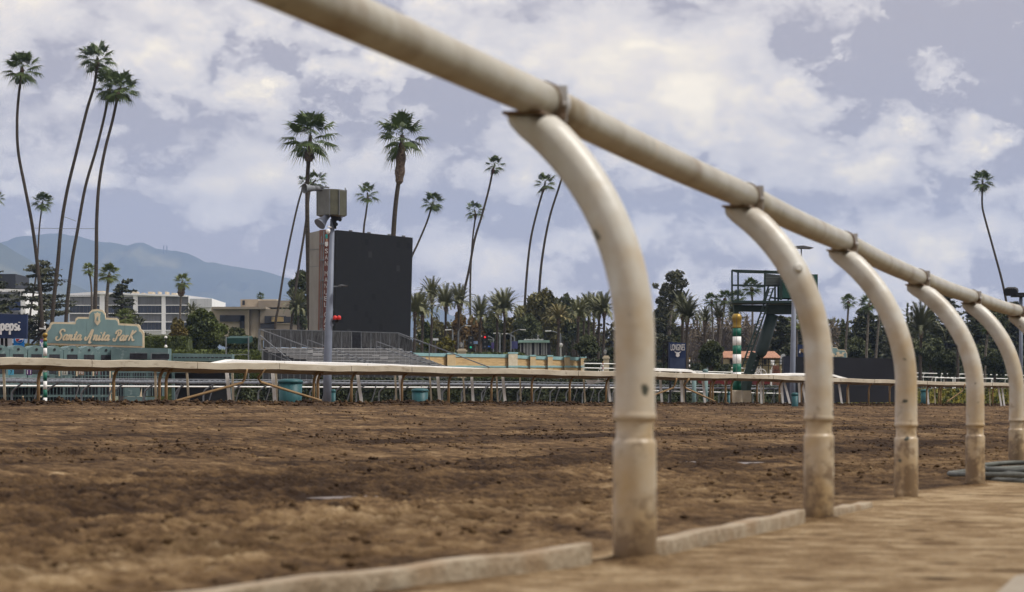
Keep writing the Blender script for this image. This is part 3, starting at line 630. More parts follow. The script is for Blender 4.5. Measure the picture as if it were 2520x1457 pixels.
# ------------------------------------------------------------------ starting gate
def starting_gate():
    g = thing('starting_gate', 'grey green starting gate with a row of rounded hoods, numbered stalls and barred doors', 'starting gate', W('H', 900, 1390, 118)+Vector((0,0,-.4)))
    ux = Vector((.87,.49,0)); vf = Vector((.5,-.866,0)); cols = {1:('7',(.10,.42,.62),(.02,.02,.02)), 2:('11',(.10,.03,.16),(.7,.7,.7)), 4:('12',(.6,.62,.55),(.02,.02,.02)), 5:('10',(.38,.27,.2),(.7,.7,.7)), 6:('14',(.2,.01,.03),(.7,.7,.7))}
    hx = [-235, 7, 250, 498, 742, 983, 1213, 1443]
    for i, x in enumerate(hx):
        D = 114.+i*.5; c = W('H', x, 690, D); ct = W('H', x, 590+i*3, D); zt = ct.z; wd = .43; dep = 1.0
        # hood: arched shell
        hd = MB(); prof = [(-wd,-2.0)]
        for k in range(9):
            th = math.pi*k/8; prof.append((-wd*math.cos(th), -.32+.32*math.sin(th)))
        prof.append((wd,-2.0)); base = Vector((c.x, c.y, zt))
        fr = [base+ux*a+Vector((0,0,b)) for a, b in prof]; hd.prism(fr, -vf*dep)
        ho = hd.build('hood', M_TEAL, g)
        wn_ = MB(); w0 = base+vf*.02; wn_.prism([w0+ux*a+Vector((0,0,b)) for a, b in ((-.26,-.42),(.26,-.42),(.26,-1.35),(-.26,-1.35))], -vf*.015); wn_.build('grille', M_GRILL, ho)
        ey = MB(); ey.prism([base+vf*.025+ux*.065*math.cos(k*.785)+Vector((0,0,-.19+.065*math.sin(k*.785))) for k in range(8)], -vf*.02); ey.build('lamp_hole', M_DARK, ho)
        # stall number cloth
        if i in (1, 2, 4, 5, 6) and True:
            key = i if i in cols else None
            s_, c_, l_ = cols[i]; px = {1:150, 2:395, 4:880, 5:1105, 6:1335}[i]
            nb_ = MB(); rect(nb_, 'H', px-40, 930, px+36, 1002, D-.8, .03); no = nb_.build('number_plate', mat('plate %s' % s_, c_, None, 3, rough=.6), g)
            tx = MB(); text_on(tx, s_, 'H', px-(26 if len(s_) > 1 else 12), 938, px+(24 if len(s_) > 1 else 14), 990, D-.84, .02); tx.build('number', mat('digit %s' % s_, l_, None, 3), no)
    # barred doors: dark panels with pale bars
    bk = MB(); rect(bk, 'H', -330, 925, 1480, 1470, 116.5, .1); rect(bk, 'H', 1560, 960, 2280, 1290, 117, .1); bk.build('stall_interior', M_GRILL, g)
    br = MB(); xb = -320
    i = 0
    while xb < 1470:
        if i % 5 == 0: rect(br, 'H', xb-14, 925, xb+16, 1470, 115.9, .12)
        else: rect(br, 'H', xb-5, 925, xb+5, 1470, 116, .06)
        xb += 47.5; i += 1
    for y0, y1 in ((1005,1018),(1270,1302),(1120,1132)): rect(br, 'H', -330, y0, 1475, y1, 115.8, .06)
    br.build('door_bars', M_TEAL, g)
    b2 = MB(); xb = 1570; i = 0
    while xb < 2270:
        rect(b2, 'H', xb-(16 if i % 6 == 0 else 4), 960, xb+(16 if i % 6 == 0 else 4), 1290, 116.2, .06); xb += 36; i += 1
    rect(b2, 'H', 1560, 1020, 2280, 1032, 116.1, .05); rect(b2, 'H', 1560, 955, 2280, 972, 116.1, .05); b2.build('door_bars', M_TEAL, g)
    cs = MB()
    for x in (316, 565, 805, 1043, 1268): rect(cs, 'H', x-9, 940, x+9, 1015, 115.3, .05); 
    for x in (310, 555, 1030, 1265): rect(cs, 'H', x-9, 1285, x+9, 1305, 115.3, .05)
    cs.build('latch_strip', M_LETC, g)
    mp_ = MB(); rect(mp_, 'H', 1485, 940, 1560, 1440, 115.2, .15); mo = mp_.build('end_post', M_TEAL, g)
    st_ = MB(); rect(st_, 'H', 1490, 940, 1505, 1440, 115.1, .05); st_.build('edge_strip', M_LETC, mo)
    tx = MB(); text_on(tx, '1', 'H', 1530, 965, 1545, 1000, 115.1, .03); text_on(tx, '3', 'H', 1515, 1175, 1550, 1258, 115.1, .03); text_on(tx, 'a', 'H', 1512, 1325, 1550, 1375, 115.1, .03); tx.build('marking', M_LETC, mo)
    pn = MB(); rect(pn, 'H', 1690, 1172, 1895, 1292, 115.6, .1); rect(pn, 'H', 1690, 1300, 2110, 1440, 115.4, .1); pn.build('solid_panel', M_TEAL, g)
    tr = MB(); slab(tr, 'H', [(1900,1290),(1925,1180),(1930,1300)], 115.3, .03); tr.build('pennant', M_LETC, g)
    # machinery cabin and drawbar frame
    cb = MB(); slab(cb, 'H', [(1510,625),(2285,640),(2285,970),(1510,960)], 117.2, 1.2); co = cb.build('engine_cabin', M_TEAL, g)
    wi = MB(); rect(wi, 'H', 1765, 708, 2000, 785, 117.12, .05); rect(wi, 'H', 2065, 716, 2300, 785, 117.12, .05); wi.build('vent_panel', M_GRILL, co)
    fr_ = MB()
    for y in (703, 788): rect(fr_, 'H', 2052, y-4, 2285, y+4, 117.06, .04)
    rect(fr_, 'H', 2050, 700, 2060, 792, 117.06, .04); rect(fr_, 'H', 1765, 698, 2000, 706, 117.06, .04); fr_.build('vent_frame', M_GREY, co)
    lb = MB(); slab(lb, 'A', [(1000,1078),(1348,1084),(1348,1125),(1000,1122)], 118.5, .8); rect(lb, 'A', 1000, 1178, 1355, 1192, 118.2, .3)
    for x in (1003, 1345): rect(lb, 'A', x-7, 1120, x+7, 1420, 118.1, .3)
    lb.build('drawbar_frame', M_TEAL, g)
    sl = MB()
    for k in range(14): rect(sl, 'A', 1008+k*24, 1100, 1026+k*24, 1106, 118.42, .03)
    sl.build('slot', M_GRILL, g)
    dk = MB(); rect(dk, 'A', 1012, 1132, 1338, 1425, 118.9, .5); rect(dk, 'A', 820, 1195, 1005, 1235, 118.9, .4); dk.build('axle_housing', M_DARK, g)
starting_gate()
# ------------------------------------------------------------------ big park sign, and its twin on the right
def scallop(k, x0, y0, sx, sy):
    pts = [(0,.92),(0,.62),(.01,.52),(.035,.47),(.04,.44),(.05,.36),(.07,.335),(.30,.345),(.305,.25),(.33,.205),(.44,.21),(.445,.09),(.475,.02),(.53,.005),(.58,.03),(.605,.11),(.61,.225),(.72,.235),(.74,.28),(.745,.37),(.94,.395),(.96,.44),(.965,.52),(.985,.55),(1.0,.62),(1.0,1.0)]
    return [(x0+a*sx, y0+b*sy) for a, b in pts]
def park_sign(k, x0, y0, sx, sy, D, label, wd, tail):
    c = W(k, x0+sx/2, y0+sy, D); g = thing('park_sign', label, 'sign', (c.x, c.y, c.z-1.5))
    P0 = scallop(k, x0, y0, sx, sy); cx_, cy_ = x0+sx*.5, y0+sy*.62
    bt = MB(); slab(bt, k, P0, D, .15); bt.build('trim', M_LETC, g)
    P1 = [(cx_+(x-cx_)*.965, (y+sy*.05 if y < y0+sy*.9 else y-sy*.045)) for x, y in P0]
    bb = MB(); slab(bb, k, P1, D-.03, .03); bo = bb.build('board', M_SIGN, g)
    tx = MB(); strokes(tx, 'Santa Anita Park'.replace('Park', 'ParK'), k, x0+sx*.105, y0+sy*.80, sx*.80, sy*.27, D-.06, wd, .025, .35, .02*sy/sx*1.2); tx.build('lettering', M_LETC, g)
    sh = MB(); ex, ey = x0+sx*.527, y0+sy*.255; slab(sh, k, [(ex+a*sx*.03, ey+b*sy*.155) for a, b in ((-1,-1),(-.6,-.82),(0,-1.1),(.6,-.82),(1,-1),(.85,-.1),(1,.5),(.5,.85),(0,1.1),(-.5,.85),(-1,.5),(-.85,-.1))], D-.06, .03); so_ = sh.build('emblem', M_LETC, g)
    em = MB()
    for i, (pa, pb) in enumerate((((-.3,.3),(0,-.35)),((0,-.35),(.05,.3)),((.35,-.55),(.25,0)),((-.35,.0),(.4,-.2)),((.25,0),(.3,.45)))):
        em.bar(W(k, ex+pa[0]*sx*.02, ey+pa[1]*sy*.13, D-.075-.003*i), W(k, ex+pb[0]*sx*.02, ey+pb[1]*sy*.13, D-.075-.003*i), .02, wd*.6)
    em.build('emblem_mark', M_SIGN, so_)
    if tail:
        se = MB()
        for q in (.42, .805): rect(se, k, x0+sx*q-1.5, y0+sy*(.35 if q < .5 else .41), x0+sx*q+1.5, y0+sy*.93, D-.036, .006)
        se.build('seam', M_TEAL, bo)
    po = MB()
    for q in (.08, .35, .65, .92):
        a = W(k, x0+sx*q, y0+sy*.9, D+.35); po.box((a.x-.06, a.y-.06, ZG), (a.x+.06, a.y+.06, a.z))
    po.build('post', M_TEAL, g)
park_sign('H', 618, 102, 1340, 530, 124, 'large teal park name sign with scalloped cream edge and shield above the starting gate', .072, True)
park_sign('d', 1994, 846, 91, 38, 150, 'small teal park name sign with a cream edge on top of the long black board', .07, False)
# ------------------------------------------------------------------ striped distance poles
def striped(k, x, ytop, yknob, wpx, D, bands, label, seam=False, knob=True):
    """bands: [(y0,y1,mat)] in sheet units"""
    r = wpx/SH[k][2]*.8241/F*D/2; c = W(k, x, ytop, D)
    g = thing('distance_pole', label, 'distance pole', (c.x, c.y, ZG))
    for y0, y1, m in bands:
        a = W(k, x, y0, D); b = W(k, x, y1, D); mb = MB(); mb.lathe((a.x, a.y, b.z+.001), [(r, 0), (r, a.z-b.z-.002)], 20); mb.build('stripe', m, g, smooth=True)
    zt = W(k, x, yknob, D).z; h = c.z-zt; mb = MB()
    if knob == 'ball':
        mb.lathe((c.x, c.y, zt), [(r*1.05,0),(r*1.1,h*.18),(r*.8,h*.3),(r*.55,h*.42),(r*.95,h*.5),(r*1.4,h*.66),(r*1.42,h*.8),(r*.9,h*.95),(r*.1,h)], 20)
    else:
        mb.lathe((c.x, c.y, zt), [(r*1.03,0),(r*1.1,.02),(r*1.03,.05),(r*1.0,h*.3),(r*.98,h*.45),(r*1.18,h*.62),(r*1.2,h*.78),(r*1.0,h*.9),(r*.8,h)], 24)
    mb.build('finial', M_GOLD, g, smooth=True)
    return g, c, r
g, c, r = striped('H', 614, 425, 545, 52, 66, [(545,635,M_STRG),(635,748,M_WHITE),(748,850,M_STRG),(850,965,M_WHITE),(965,1085,M_STRG),(1085,1200,M_WHITE),(1200,1310,M_STRG),(1310,1420,M_WHITE)],
    'slim green and white striped pole with a gold ball before the starting gate', knob='ball')
g, c, r = striped('D', 796, 628, 740, 68, 92, [(740,808,M_STRG),(808,878,M_WHITE),(878,948,M_STRG),(948,1022,M_WHITE),(1022,1090,M_STRG),(1090,1150,M_WHITE),(1150,1232,M_STRG)],
    'thick green and white striped pole with a gold cap beside the patrol tower', seam=True)
a = W('D', 796, 1232, 92); mb = MB(); mb.lathe((a.x, a.y, ZG), [(r*1.3,0),(r*1.3,a.z-ZG-.06),(r*1.1,a.z-ZG)], 20); mb.build('concrete_foot', M_CREAM, g, smooth=True)
mb = MB(); mb.bar(W('D', 792, 640, 91.75), W('D', 792, 1120, 91.75), .012, .01); mb.build('cable', M_GREYD, g)
a = W('D', 845, 1235, 93); mb = MB(); mb.box((a.x-.25,a.y,ZG),(a.x+.32,a.y+.5,a.z)); o = mb.top('concrete_block', M_CREAM, 'cream concrete block next to the foot of the thick striped pole', 'block')
M_BLK = M_DARK
for (k, x, yt, yk, w_, D, cols, lab) in (('C',1604,960,975,9,150,[(975,990,M_RED),(990,1012,M_WHITE),(1012,1030,M_RED),(1030,1050,M_WHITE)],'short red and white striped pole near the end of the ochre wall'),
        ('D',421,975,990,10,150,[(990,1010,M_WHITE),(1010,1030,M_BLK),(1030,1052,M_WHITE),(1052,1070,M_BLK),(1070,1090,M_WHITE)],'short black and white striped pole right of the blue race board')):
    striped(k, x, yt, yk, w_, D, cols, lab, knob='ball')
# ------------------------------------------------------------------ loudspeaker mast
D = 98; g = thing('speaker_mast', 'tall blue grey mast carrying a boxy loudspeaker cluster in front of the video board', 'mast', (W('B', 540, 1135, D).x, D, ZG))
mb = MB(); a = W('B', 540, 1135, D); b = W('B', 569, 300, D); mb.tube([Vector((a.x-.01, D, ZG)), a, b], [.175, .17, .09], 20); mb.build('pole', M_POLE, g, smooth=True)
M_SPK = mat('speaker grille grey', (.17,.175,.165), (.13,.135,.125), 3, rough=.6); M_SPK2 = mat('speaker side olive', (.085,.085,.06), (.06,.06,.042), 3, rough=.6)
def prismz(mb, k, pts, y0, y1, D0):     # vertical prism: pts (sheet x, extra depth)
    za = W(k, 0, y0, D0).z; zb = W(k, 0, y1, D0).z; P_ = [Vector((W(k, x, y0, D0+e).x, D0+e, zb)) for x, e in pts]
    mb.prism(P_, (0,0,za-zb)); return mb
mb = MB(); prismz(mb, 'B', [(478,.35),(552,-.5),(608,-.3),(650,.3),(640,1.1),(500,1.2)], 130, 276, D); cl = mb.build('speaker_cabinet', M_SPK, g)
mb = MB(); prismz(mb, 'B', [(556,-.53),(605,-.35),(605,-.33),(556,-.51)], 134, 278, D); prismz(mb, 'B', [(611,-.33),(648,.22),(648,.24),(611,-.31)], 138, 280, D); mb.build('side_grille', M_SPK2, cl)
mb = MB()
for x in (478, 552, 608, 650): 
    e = {478:.35,552:-.52,608:-.34,650:.28}[x]; mb.bar(W('B', x, 130, D+e-.02), W('B', x, 280, D+e-.02), .035, .035)
mb.build('corner_trim', M_GREY, cl)
mb = MB(); h0 = W('B', 445, 122, D-.2); dirv = Vector((-.8,-.6,-.05)).normalized()
mb.tube([h0-dirv*.55, h0-dirv*.25, h0-dirv*.1, h0+dirv*.15, h0+dirv*.3, h0+dirv*.32], [.08,.09,.11,.15,.2,.21], 20, cap=False); mb.tube([h0-dirv*.5, h0-dirv*.15], .11, 14)
mb.tube([h0+dirv*.12, h0+dirv*.16], .15, 18)
mb.build('horn', M_GREY, g, smooth=True)
mb = MB(); mb.bar(W('B', 468, 108, D), W('B', 550, 118, D), .12, .06)
for x in (475, 490, 510, 530): mb.bar(W('B', x, 104, D), W('B', x, 120, D), .04, .04)
mb.bar(W('B', 470, 125, D), W('B', 545, 128, D), .1, .04); mb.bar(W('B', 643, 118, D+.2), W('B', 643, 140, D+.2), .04, .04)
mb.build('top_bracket', M_GREY, g)
mb = MB(); h1 = W('B', 522, 300, D-.15); dv = Vector((-.55,-.5,-.66)).normalized(); mb.tube([h1-dv*.35, h1, h1+dv*.3, h1+dv*.33], [.1,.14,.25,.26], 16); mb.build('lower_horn', M_POLE, g, smooth=True)
mb = MB(); slab(mb, 'B', [(555,278),(628,290),(590,310),(590,355),(580,355)], D-.1, .2); 
for x, y in ((600,298),(612,303),(590,330)): mb.tube([W('B', x, y, D-.2), W('B', x, y, D)], .08, 8)
mb.build('underside_bracket', M_DARK, g)
mb = MB(); q = W('B', 543, 372, D-.4); mb.lathe((q.x, q.y, q.z-.1), [(.02,0),(.06,.02),(.08,.07),(.09,.11),(.09,.17),(.03,.2)], 12); mb.bar(q+Vector((0,0,.2)), W('B', 565, 350, D-.1), .05, .05); mb.build('dome_camera', M_WHITE, g, smooth=True)
mb = MB(); mb.bar(W('B', 570, 690, D), W('B', 620, 690, D), .05, .05); slab(mb, 'B', [(600,684),(622,678),(656,684),(640,688)], D-.3, .6); mb.build('flood_light', M_GREY, g)
mb = MB(); mb.bar(W('B', 560, 895, D), W('B', 600, 893, D), .08, .05); mb.bar(W('B', 598, 880, D), W('B', 598, 900, D), .1, .1); mb.build('lamp_arm', M_DARK, g)
mb = MB()
for x in (584, 607): q = W('B', x, 872, D-.1); mb.lathe((q.x, q.y, q.z-.08), [(.07,0),(.085,.06),(.08,.12),(.05,.16),(.01,.17)], 12)
mb.build('warning_lamp', emit('red lamp', (.5,.02,.015), .12), g, smooth=True)
# ------------------------------------------------------------------ video board
def tote():
    g = thing('video_board', 'huge black video board with a casino banner down its side edge', 'video board', (W('d', 905, 900, 178).x, 178, ZG))
    m = bpy.data.materials.new('led screen'); m.use_nodes = True; t = m.node_tree; b = t.nodes['Principled BSDF']; b.inputs['Roughness'].default_value = .65; b.inputs['Specular IOR Level'].default_value = .15
    co = t.nodes.new('ShaderNodeTexCoord'); ma = t.nodes.new('ShaderNodeMapping'); ma.inputs['Scale'].default_value = (4.2, .01, 2.3); t.links.new(co.outputs['Object'], ma.inputs[0])
    fl = t.nodes.new('ShaderNodeVectorMath'); fl.operation = 'FLOOR'; t.links.new(ma.outputs[0], fl.inputs[0]); wn_ = t.nodes.new('ShaderNodeTexWhiteNoise'); t.links.new(fl.outputs[0], wn_.inputs[0])
    r_ = t.nodes.new('ShaderNodeValToRGB'); e = r_.color_ramp.elements; r_.color_ramp.interpolation = 'CONSTANT'; e[0].color = (.0055,.0055,.0065,1); e[1].position = .045; e[1].color = (.009,.0095,.011,1)
    for p_, c_ in ((.6,(.0098,.0103,.012,1)),(.994,(.022,.023,.026,1))): x = e.new(p_); x.color = c_
    t.links.new(wn_.outputs[0], r_.inputs[0]); t.links.new(r_.outputs[0], b.inputs['Base Color'])
    DL, DR = 172, 179
    def PT(x, y, t_=0): D_ = DL+(x-828)/(1015-828)*(DR-DL); v_ = W('d', x, y, D_); v_.y += t_; return v_
    mb = MB(); P_ = [PT(829,566), PT(1015,585), PT(1007,905), PT(824,905)]; mb.prism(P_, (-.02,1.2,0)); mb.build('screen', m, g)
    fr = MB(); a = PT(827,566); b_ = PT(824,905); fr.prism([PT(819,568,.3), PT(829,566,-.08), PT(825,905,-.08), PT(815,905,.3)], (0,.5,0)); fr.build('edge_frame', M_DARK, g)
    fr = MB()
    for k in range(9):
        y = 572+k*38; fr.bar(PT(813,y,.15), PT(819,y,.15), .08, .1); fr.bar(PT(814,y+4,.1), PT(814,y+30,.1), .12, .1)
    for x in (860, 905, 955, 990): fr.bar(PT(x,565.5+(x-828)*.1016,.2), PT(x+5,565.5+(x-823)*.1016,.2), .15, .16)
    fr.build('bracket', M_GREYD, g)
    m1 = mat('warm grey cladding', (.27,.25,.225), (.22,.2,.18), .7, rough=.8); m2 = mat('rust brown panel', (.20,.095,.065), (.14,.06,.04), .7, rough=.8); m3 = mat('banner maroon', (.14,.045,.03), (.11,.035,.025), .8, rough=.8)
    mb = MB(); mb.prism([W('d',762,573,181), W('d',793,566,177), W('d',788,905,177), W('d',760,905,181)], (.3,.25,0)); sp = mb.build('side_cladding', m1, g)
    mb = MB()
    for k in range(1, 8): y = 570+k*42; mb.bar(W('d',762,y+3,180.9), W('d',792,y,176.9), .02, .03)
    mb.build('cladding_joint', M_GREYD, sp)
    mb = MB(); mb.prism([W('d',786,566,177.3), W('d',801,565,176), W('d',795,905,176), W('d',781,905,177.3)], (.1,.3,0)); mb.build('corner_column', m2, g)
    mb = MB()
    for y in (600, 640, 690, 735, 780, 810): mb.bar(W('d',790,y,175.8), W('d',800,y,175.6), .3, .12)
    mb.bar(W('d',797,568,175.7), W('d',791,860,175.7), .08, .08); mb.bar(W('d',791,580,175.9), W('d',787,860,175.9), .06, .06); mb.build('truss', M_GREY, g)
    mb = MB(); mb.prism([W('d',799,567,175), W('d',816,568,174), W('d',812,905,174), W('d',794,905,175)], (.1,.2,0)); bn = mb.build('banner', m3, g)
    tx = MB()
    wlist = 'SAN MANUEL CASINO'; y = 612; 
    for ch in wlist:
        if ch == ' ': y += 9; continue
        f = (y-612)/(868-612); xc = 801.5-4*f
        if ch == 'I': text_on(tx, ch, 'd', xc+1, y, xc+3, y+11.5, 173.9, .05)
        else: text_on(tx, ch, 'd', xc-1.5, y, xc+5.5, y+11.5, 173.9, .05)
        y += 15.4
    tx.build('lettering', M_LETW, bn)
    lg = MB(); rect(lg, 'B', 528, 388, 541, 412, 173.9, .05); lg.build('logo_top', mat('logo cyan', (.05,.35,.42), (.02,.2,.1), 8), bn)
    lg = MB(); rect(lg, 'B', 530, 414, 541, 430, 173.9, .05); lg.build('logo_middle', mat('logo orange', (.45,.18,.06), (.3,.3,.3), 12), bn)
    lg = MB(); [lg.bar(W('B', x, 432, 173.9), W('B', x, 455+5*(x == 535), 173.9), .07, .05) for x in (529, 535, 540)]; lg.build('logo_bottom', M_LETW, bn)
tote()
# ------------------------------------------------------------------ bleachers
def bleachers():
    g = thing('bleachers', 'aluminium bleachers with a tall slatted back fence below the video board', 'bleachers', (W('d', 830, 905, 150).x, 150, ZG))
    M_AL = mat('aluminium plank', (.50,.51,.51), (.36,.37,.38), 3, rough=.45, metal=.4); M_SL = mat('dark privacy slats', (.15,.155,.16), (.045,.048,.05), 60, rough=.9, lo=.45, hi=.55, stretch=(1,1,.02), detail=2)
    mb = MB(); xs = [637]+[653+k*29.8 for k in range(13)]
    D = 152
    panels = [(170,205),(209,266),(270,326),(330,386),(390,448),(452,508),(512,563),(567,620),(624,678),(682,734),(738,790),(794,846),(850,900),(903,953)]
    for i, (a, b) in enumerate(panels):
        pm_ = MB(); s_ = lambda x: 938+(x-150)*.026; slab(pm_, 'B', [(a,s_(a)),(b,s_(b)),(b,1046),(a,1042)], D, .04); pm_.build('slat_panel', M_SL if i != 9 else M_GRILL, g)
    pm_ = MB(); 
    for k in range(16): x = 958+k*4.8; pm_.bar(W('B', x, 965+k*2.2, D), W('B', x, 1066, D), .07, .03)
    pm_.build('slat_panel', M_SL, g)
    fr = MB(); fr.bar(W('B', 143, 938, D-.1), W('B', 955, 960, D-.1), .06, .05); fr.bar(W('B', 955, 962, D-.1), W('B', 1480, 1160, D-3), .05, .06); fr.bar(W('B', 950, 968, D-.2), W('B', 1024, 1000, D-.2), .05, .05)
    for x in (143, 150, 207, 268, 328, 388, 450, 510, 565, 622, 680, 736, 792, 848, 901, 955): fr.bar(W('B', x, 938+(x-143)*.027, D-.08), W('B', x, 1062, D-.08), .05, .05)
    fr.build('fence_frame', M_GREY, g)
    ys = [1048,1065,1083,1100,1118,1136,1150,1165]; x0s = [180,235,300,360,420,480,540,600]; x1s = [975,1020,1066,1110,1155,1200,1245,1290]
    for i in range(8):
        Dr = 149-i*.8; pl = MB(); pl.bar(W('B', x0s[i]-40*(i%2), ys[i], Dr), W('B', x1s[i], ys[i]+6, Dr), .24, .05); pl.build('seat_plank', M_AL, g)
        fp = MB(); fp.bar(W('B', x0s[i]-15, ys[i]+9, Dr-.2), W('B', x1s[i]+5, ys[i]+14, Dr-.2), .25, .035); fp.build('foot_plank', M_AL, g)
    sup = MB()
    for x in np.arange(165, 1190, 36):
        i = max(0, (x-900)/45); yt = 1046 if x < 975 else 1048+(x-975)*.42; Dk = 150.5-max(0, x-975)*.02
        if yt < 1150: sup.bar(W('B', x, yt, Dk), W('B', x, 1260, Dk), .045, .045)
    for y in (1190,1215): sup.bar(W('B', 158 if y < 1180 else 560, y, 150.3), W('B', min(1290, 960+(y-1048)*2.4), y+3, 150.3), .03, .03)
    for k in range(0): x = 580+k*52; sup.bar(W('B', x, 1255, 150.6), W('B', x+40, 1150, 150.6), .035, .035)
    sup.build('under_frame', M_GREY, g)
    ms = MB(); slab(ms, 'B', [(165,1044),(1000,1060),(1230,1165),(1240,1300),(165,1300)], 152.3, .03); ms.build('mesh_screen', mat('dark mesh', (.07,.075,.08), (.035,.037,.04), 20), g)
    rl = MB()
    for (a, b, D_) in (((150,940),(420,1040),149),((420,1040),(840,1152),146),((425,1000),(845,1152),146.5),((150,975),(330,1125),149),((825,1010),(1235,1158),146),((825,1038),(1200,1165),146.2),((150,1055),(330,1130),149.4)):
        rl = MB(); rl.bar(W('B', *a, D_), W('B', *b, D_-2), .05, .05); rl.build('handrail', M_GREY, g)
    for x, y0, y1 in ((425,998,1100),(825,1008,1090),(560,1050,1110),(622,1070,1130),(1015,1080,1150),(160,1060,1115),(212,1000,1120),(1062,1098,1165),(150,1055,1075),(135,1058,1060),(1130,1020,1120)): rl = MB(); rl.bar(W('B', x, y0, 148.5), W('B', x, y1, 148.5), .045, .045); rl.build('rail_post', M_GREY, g)
    rl = MB()
    rl.bar(W('B', 143, 938, 149), W('B', 138, 1056, 149), .05, .05); rl.bar(W('B', 138, 1056, 149), W('B', 170, 1058, 149), .05, .05)
    rl.build('handrail', M_GREY, g)
    bx = MB()
    for (x0, y0, x1, y1) in ((425,1060,455,1074),(455,1075,510,1092),(845,1098,890,1114),(890,1118,935,1132),(800,1085,840,1098)): bx = MB(); rect(bx, 'B', x0, y0, x1, y1, 147, .05); bx.build('step_riser', M_AL, g)
bleachers()
# ------------------------------------------------------------------ ochre wall with piers, lantern plinths
def wall():
    g = thing('boundary_wall', 'ochre block wall with teal coping and square piers beyond the infield', 'wall', (W('C', 700, 1040, 205).x, 205, ZG))
    Dw = lambda x: 200+x*.012
    def seg(x0, x1, y0a, y0b, y1a, y1b, m, nm, off=0, th=.3):
        mb = MB(); mb.prism([W('C', x0, y0a, Dw(x0)+off), W('C', x1, y0b, Dw(x1)+off), W('C', x1, y1b, Dw(x1)+off), W('C', x0, y1a, Dw(x0)+off)], (0,th,0)); return mb.build(nm, m, g)
    for a, b, ya, yb in ((-75,250,884,890),(320,780,893,898),(862,972,905,912),(1020,1125,912,916),(1168,1270,916,920),(1318,1412,920,924)):
        seg(a, b, ya+26, yb+26, 1000, 1004, M_YEL, 'wall_panel'); seg(a-2, b+2, ya, yb, ya+28, yb+28, M_COPE, 'coping', -.1, .5)
        seg(a, b, 995, 1000, 1012, 1014, M_COPE, 'base_band', -.12, .3); seg(a, b, 1012, 1014, 1075, 1080, M_YEL, 'wall_foot', -.02)
    for a, b, y in ((250,322,885),(782,862,880),(972,1020,903),(1125,1168,905),(1270,1318,910),(1412,1458,917)):
        seg(a, b, y+14, y+14, 1080, 1080, M_CREAM if b-a > 75 else mat('buff render', (.50,.38,.22), (.42,.31,.17), 1.5), 'pier', -.45, .9); seg(a-4, b+4, y, y, y+13, y+13, M_COPE, 'pier_cap', -.5, 1.0)
        seg(a-1, b+1, 996, 998, 1012, 1014, M_COPE, 'base_band', -.52, .05)
wall()
def lantern(k, x, yt, yb, w_, px0, px1, py0, py1, D, label):
    c = W(k, x, py1, D); g = thing('lantern', label, 'lantern', (c.x, c.y, ZG)); s = .8241/SH[k][2]/F*D
    mb = MB(); a = W(k, px0, py0, D); b = W(k, px1, py1, D); cx_ = (a.x+b.x)/2; hw = (b.x-a.x)/2
    mb.box((cx_-hw*.8, D-.4, ZG), (cx_+hw*.8, D+.4, a.z-.25)); mb.box((cx_-hw, D-.5, a.z-.248), (cx_+hw, D+.5, a.z-.1)); mb.box((cx_-hw*.7, D-.35, a.z-.098), (cx_+hw*.7, D+.35, a.z)); mb.build('plinth', M_CREAM, g)
    z0 = W(k, x, yb, D).z; z1 = W(k, x, yt, D).z; h = z1-z0; r = w_*s/2; cc = W(k, x, yb, D)
    mb = MB(); mb.lathe((cc.x, cc.y, z0), [(r*.5,0),(r*.5,h*.06),(r*.2,h*.08),(r*.2,h*.16),(r*.6,h*.2)], 6); mb.lathe((cc.x, cc.y, z0+h*.66), [(r*1.08,0),(r*.9,h*.08),(r*.35,h*.2),(r*.12,h*.26),(r*.1,h*.34)], 6)
    for q in range(6): a_ = q*math.pi/3; mb.bar(Vector((cc.x+r*.55*math.cos(a_), cc.y+r*.55*math.sin(a_), z0+h*.19)), Vector((cc.x+r*math.cos(a_), cc.y+r*math.sin(a_), z0+h*.67)), .03, .03)
    mb.build('lamp_frame', M_GREYD, g); mb = MB(); mb.lathe((cc.x, cc.y, z0+h*.2), [(r*.5,0),(r*.92,h*.45)], 6); mb.build('glass', mat('lantern glass', (.6,.6,.58), (.45,.45,.45), 3, rough=.3), g)
lantern('C', 370, 787, 848, 30, 333, 422, 850, 890, 214, 'glass lantern on a cream plinth behind the left part of the ochre wall')
lantern('C', 1623, 850, 908, 30, 1602, 1662, 910, 975, 200, 'glass lantern on a cream plinth right of the last wall pier')
# ------------------------------------------------------------------ kiosk, street lamps, signals
def kiosk():
    D = 236; g = thing('kiosk', 'long white kiosk with a mint green roof edge behind the ochre wall', 'kiosk', (W('C', 1010, 900, D).x, D, ZG))
    mb = MB(); rect(mb, 'C', 885, 795, 1135, 905, D, 4); mb.build('wall', mat('kiosk white', (.5,.52,.52), (.38,.4,.4), 2), g)
    mb = MB(); rect(mb, 'C', 868, 775, 1140, 796, D-.5, 5); mb.build('roof', mat('mint roof edge', (.30,.47,.42), (.24,.38,.34), 2), g)
    for a, b in ((892,912),(930,938),(958,964),(985,1008),(1028,1034),(1048,1068),(1078,1084),(1098,1106),(1118,1150)): mb = MB(); rect(mb, 'C', a, 800, b, 905, D-.1, .05); mb.build('door', M_GRILL, g)
    mb = MB(); x = 918
    while x < 1085: rect(mb, 'C', x, 765+3*math.sin(x), x+7, 776, D, .3); x += 10
    mb.bar(W('C', 1040, 735, D), W('C', 1040, 775, D), .1, .1); mb.bar(W('C', 1033, 742, D), W('C', 1046, 742, D), .1, .3); mb.build('roof_ornament', M_WHITE, g)
kiosk()
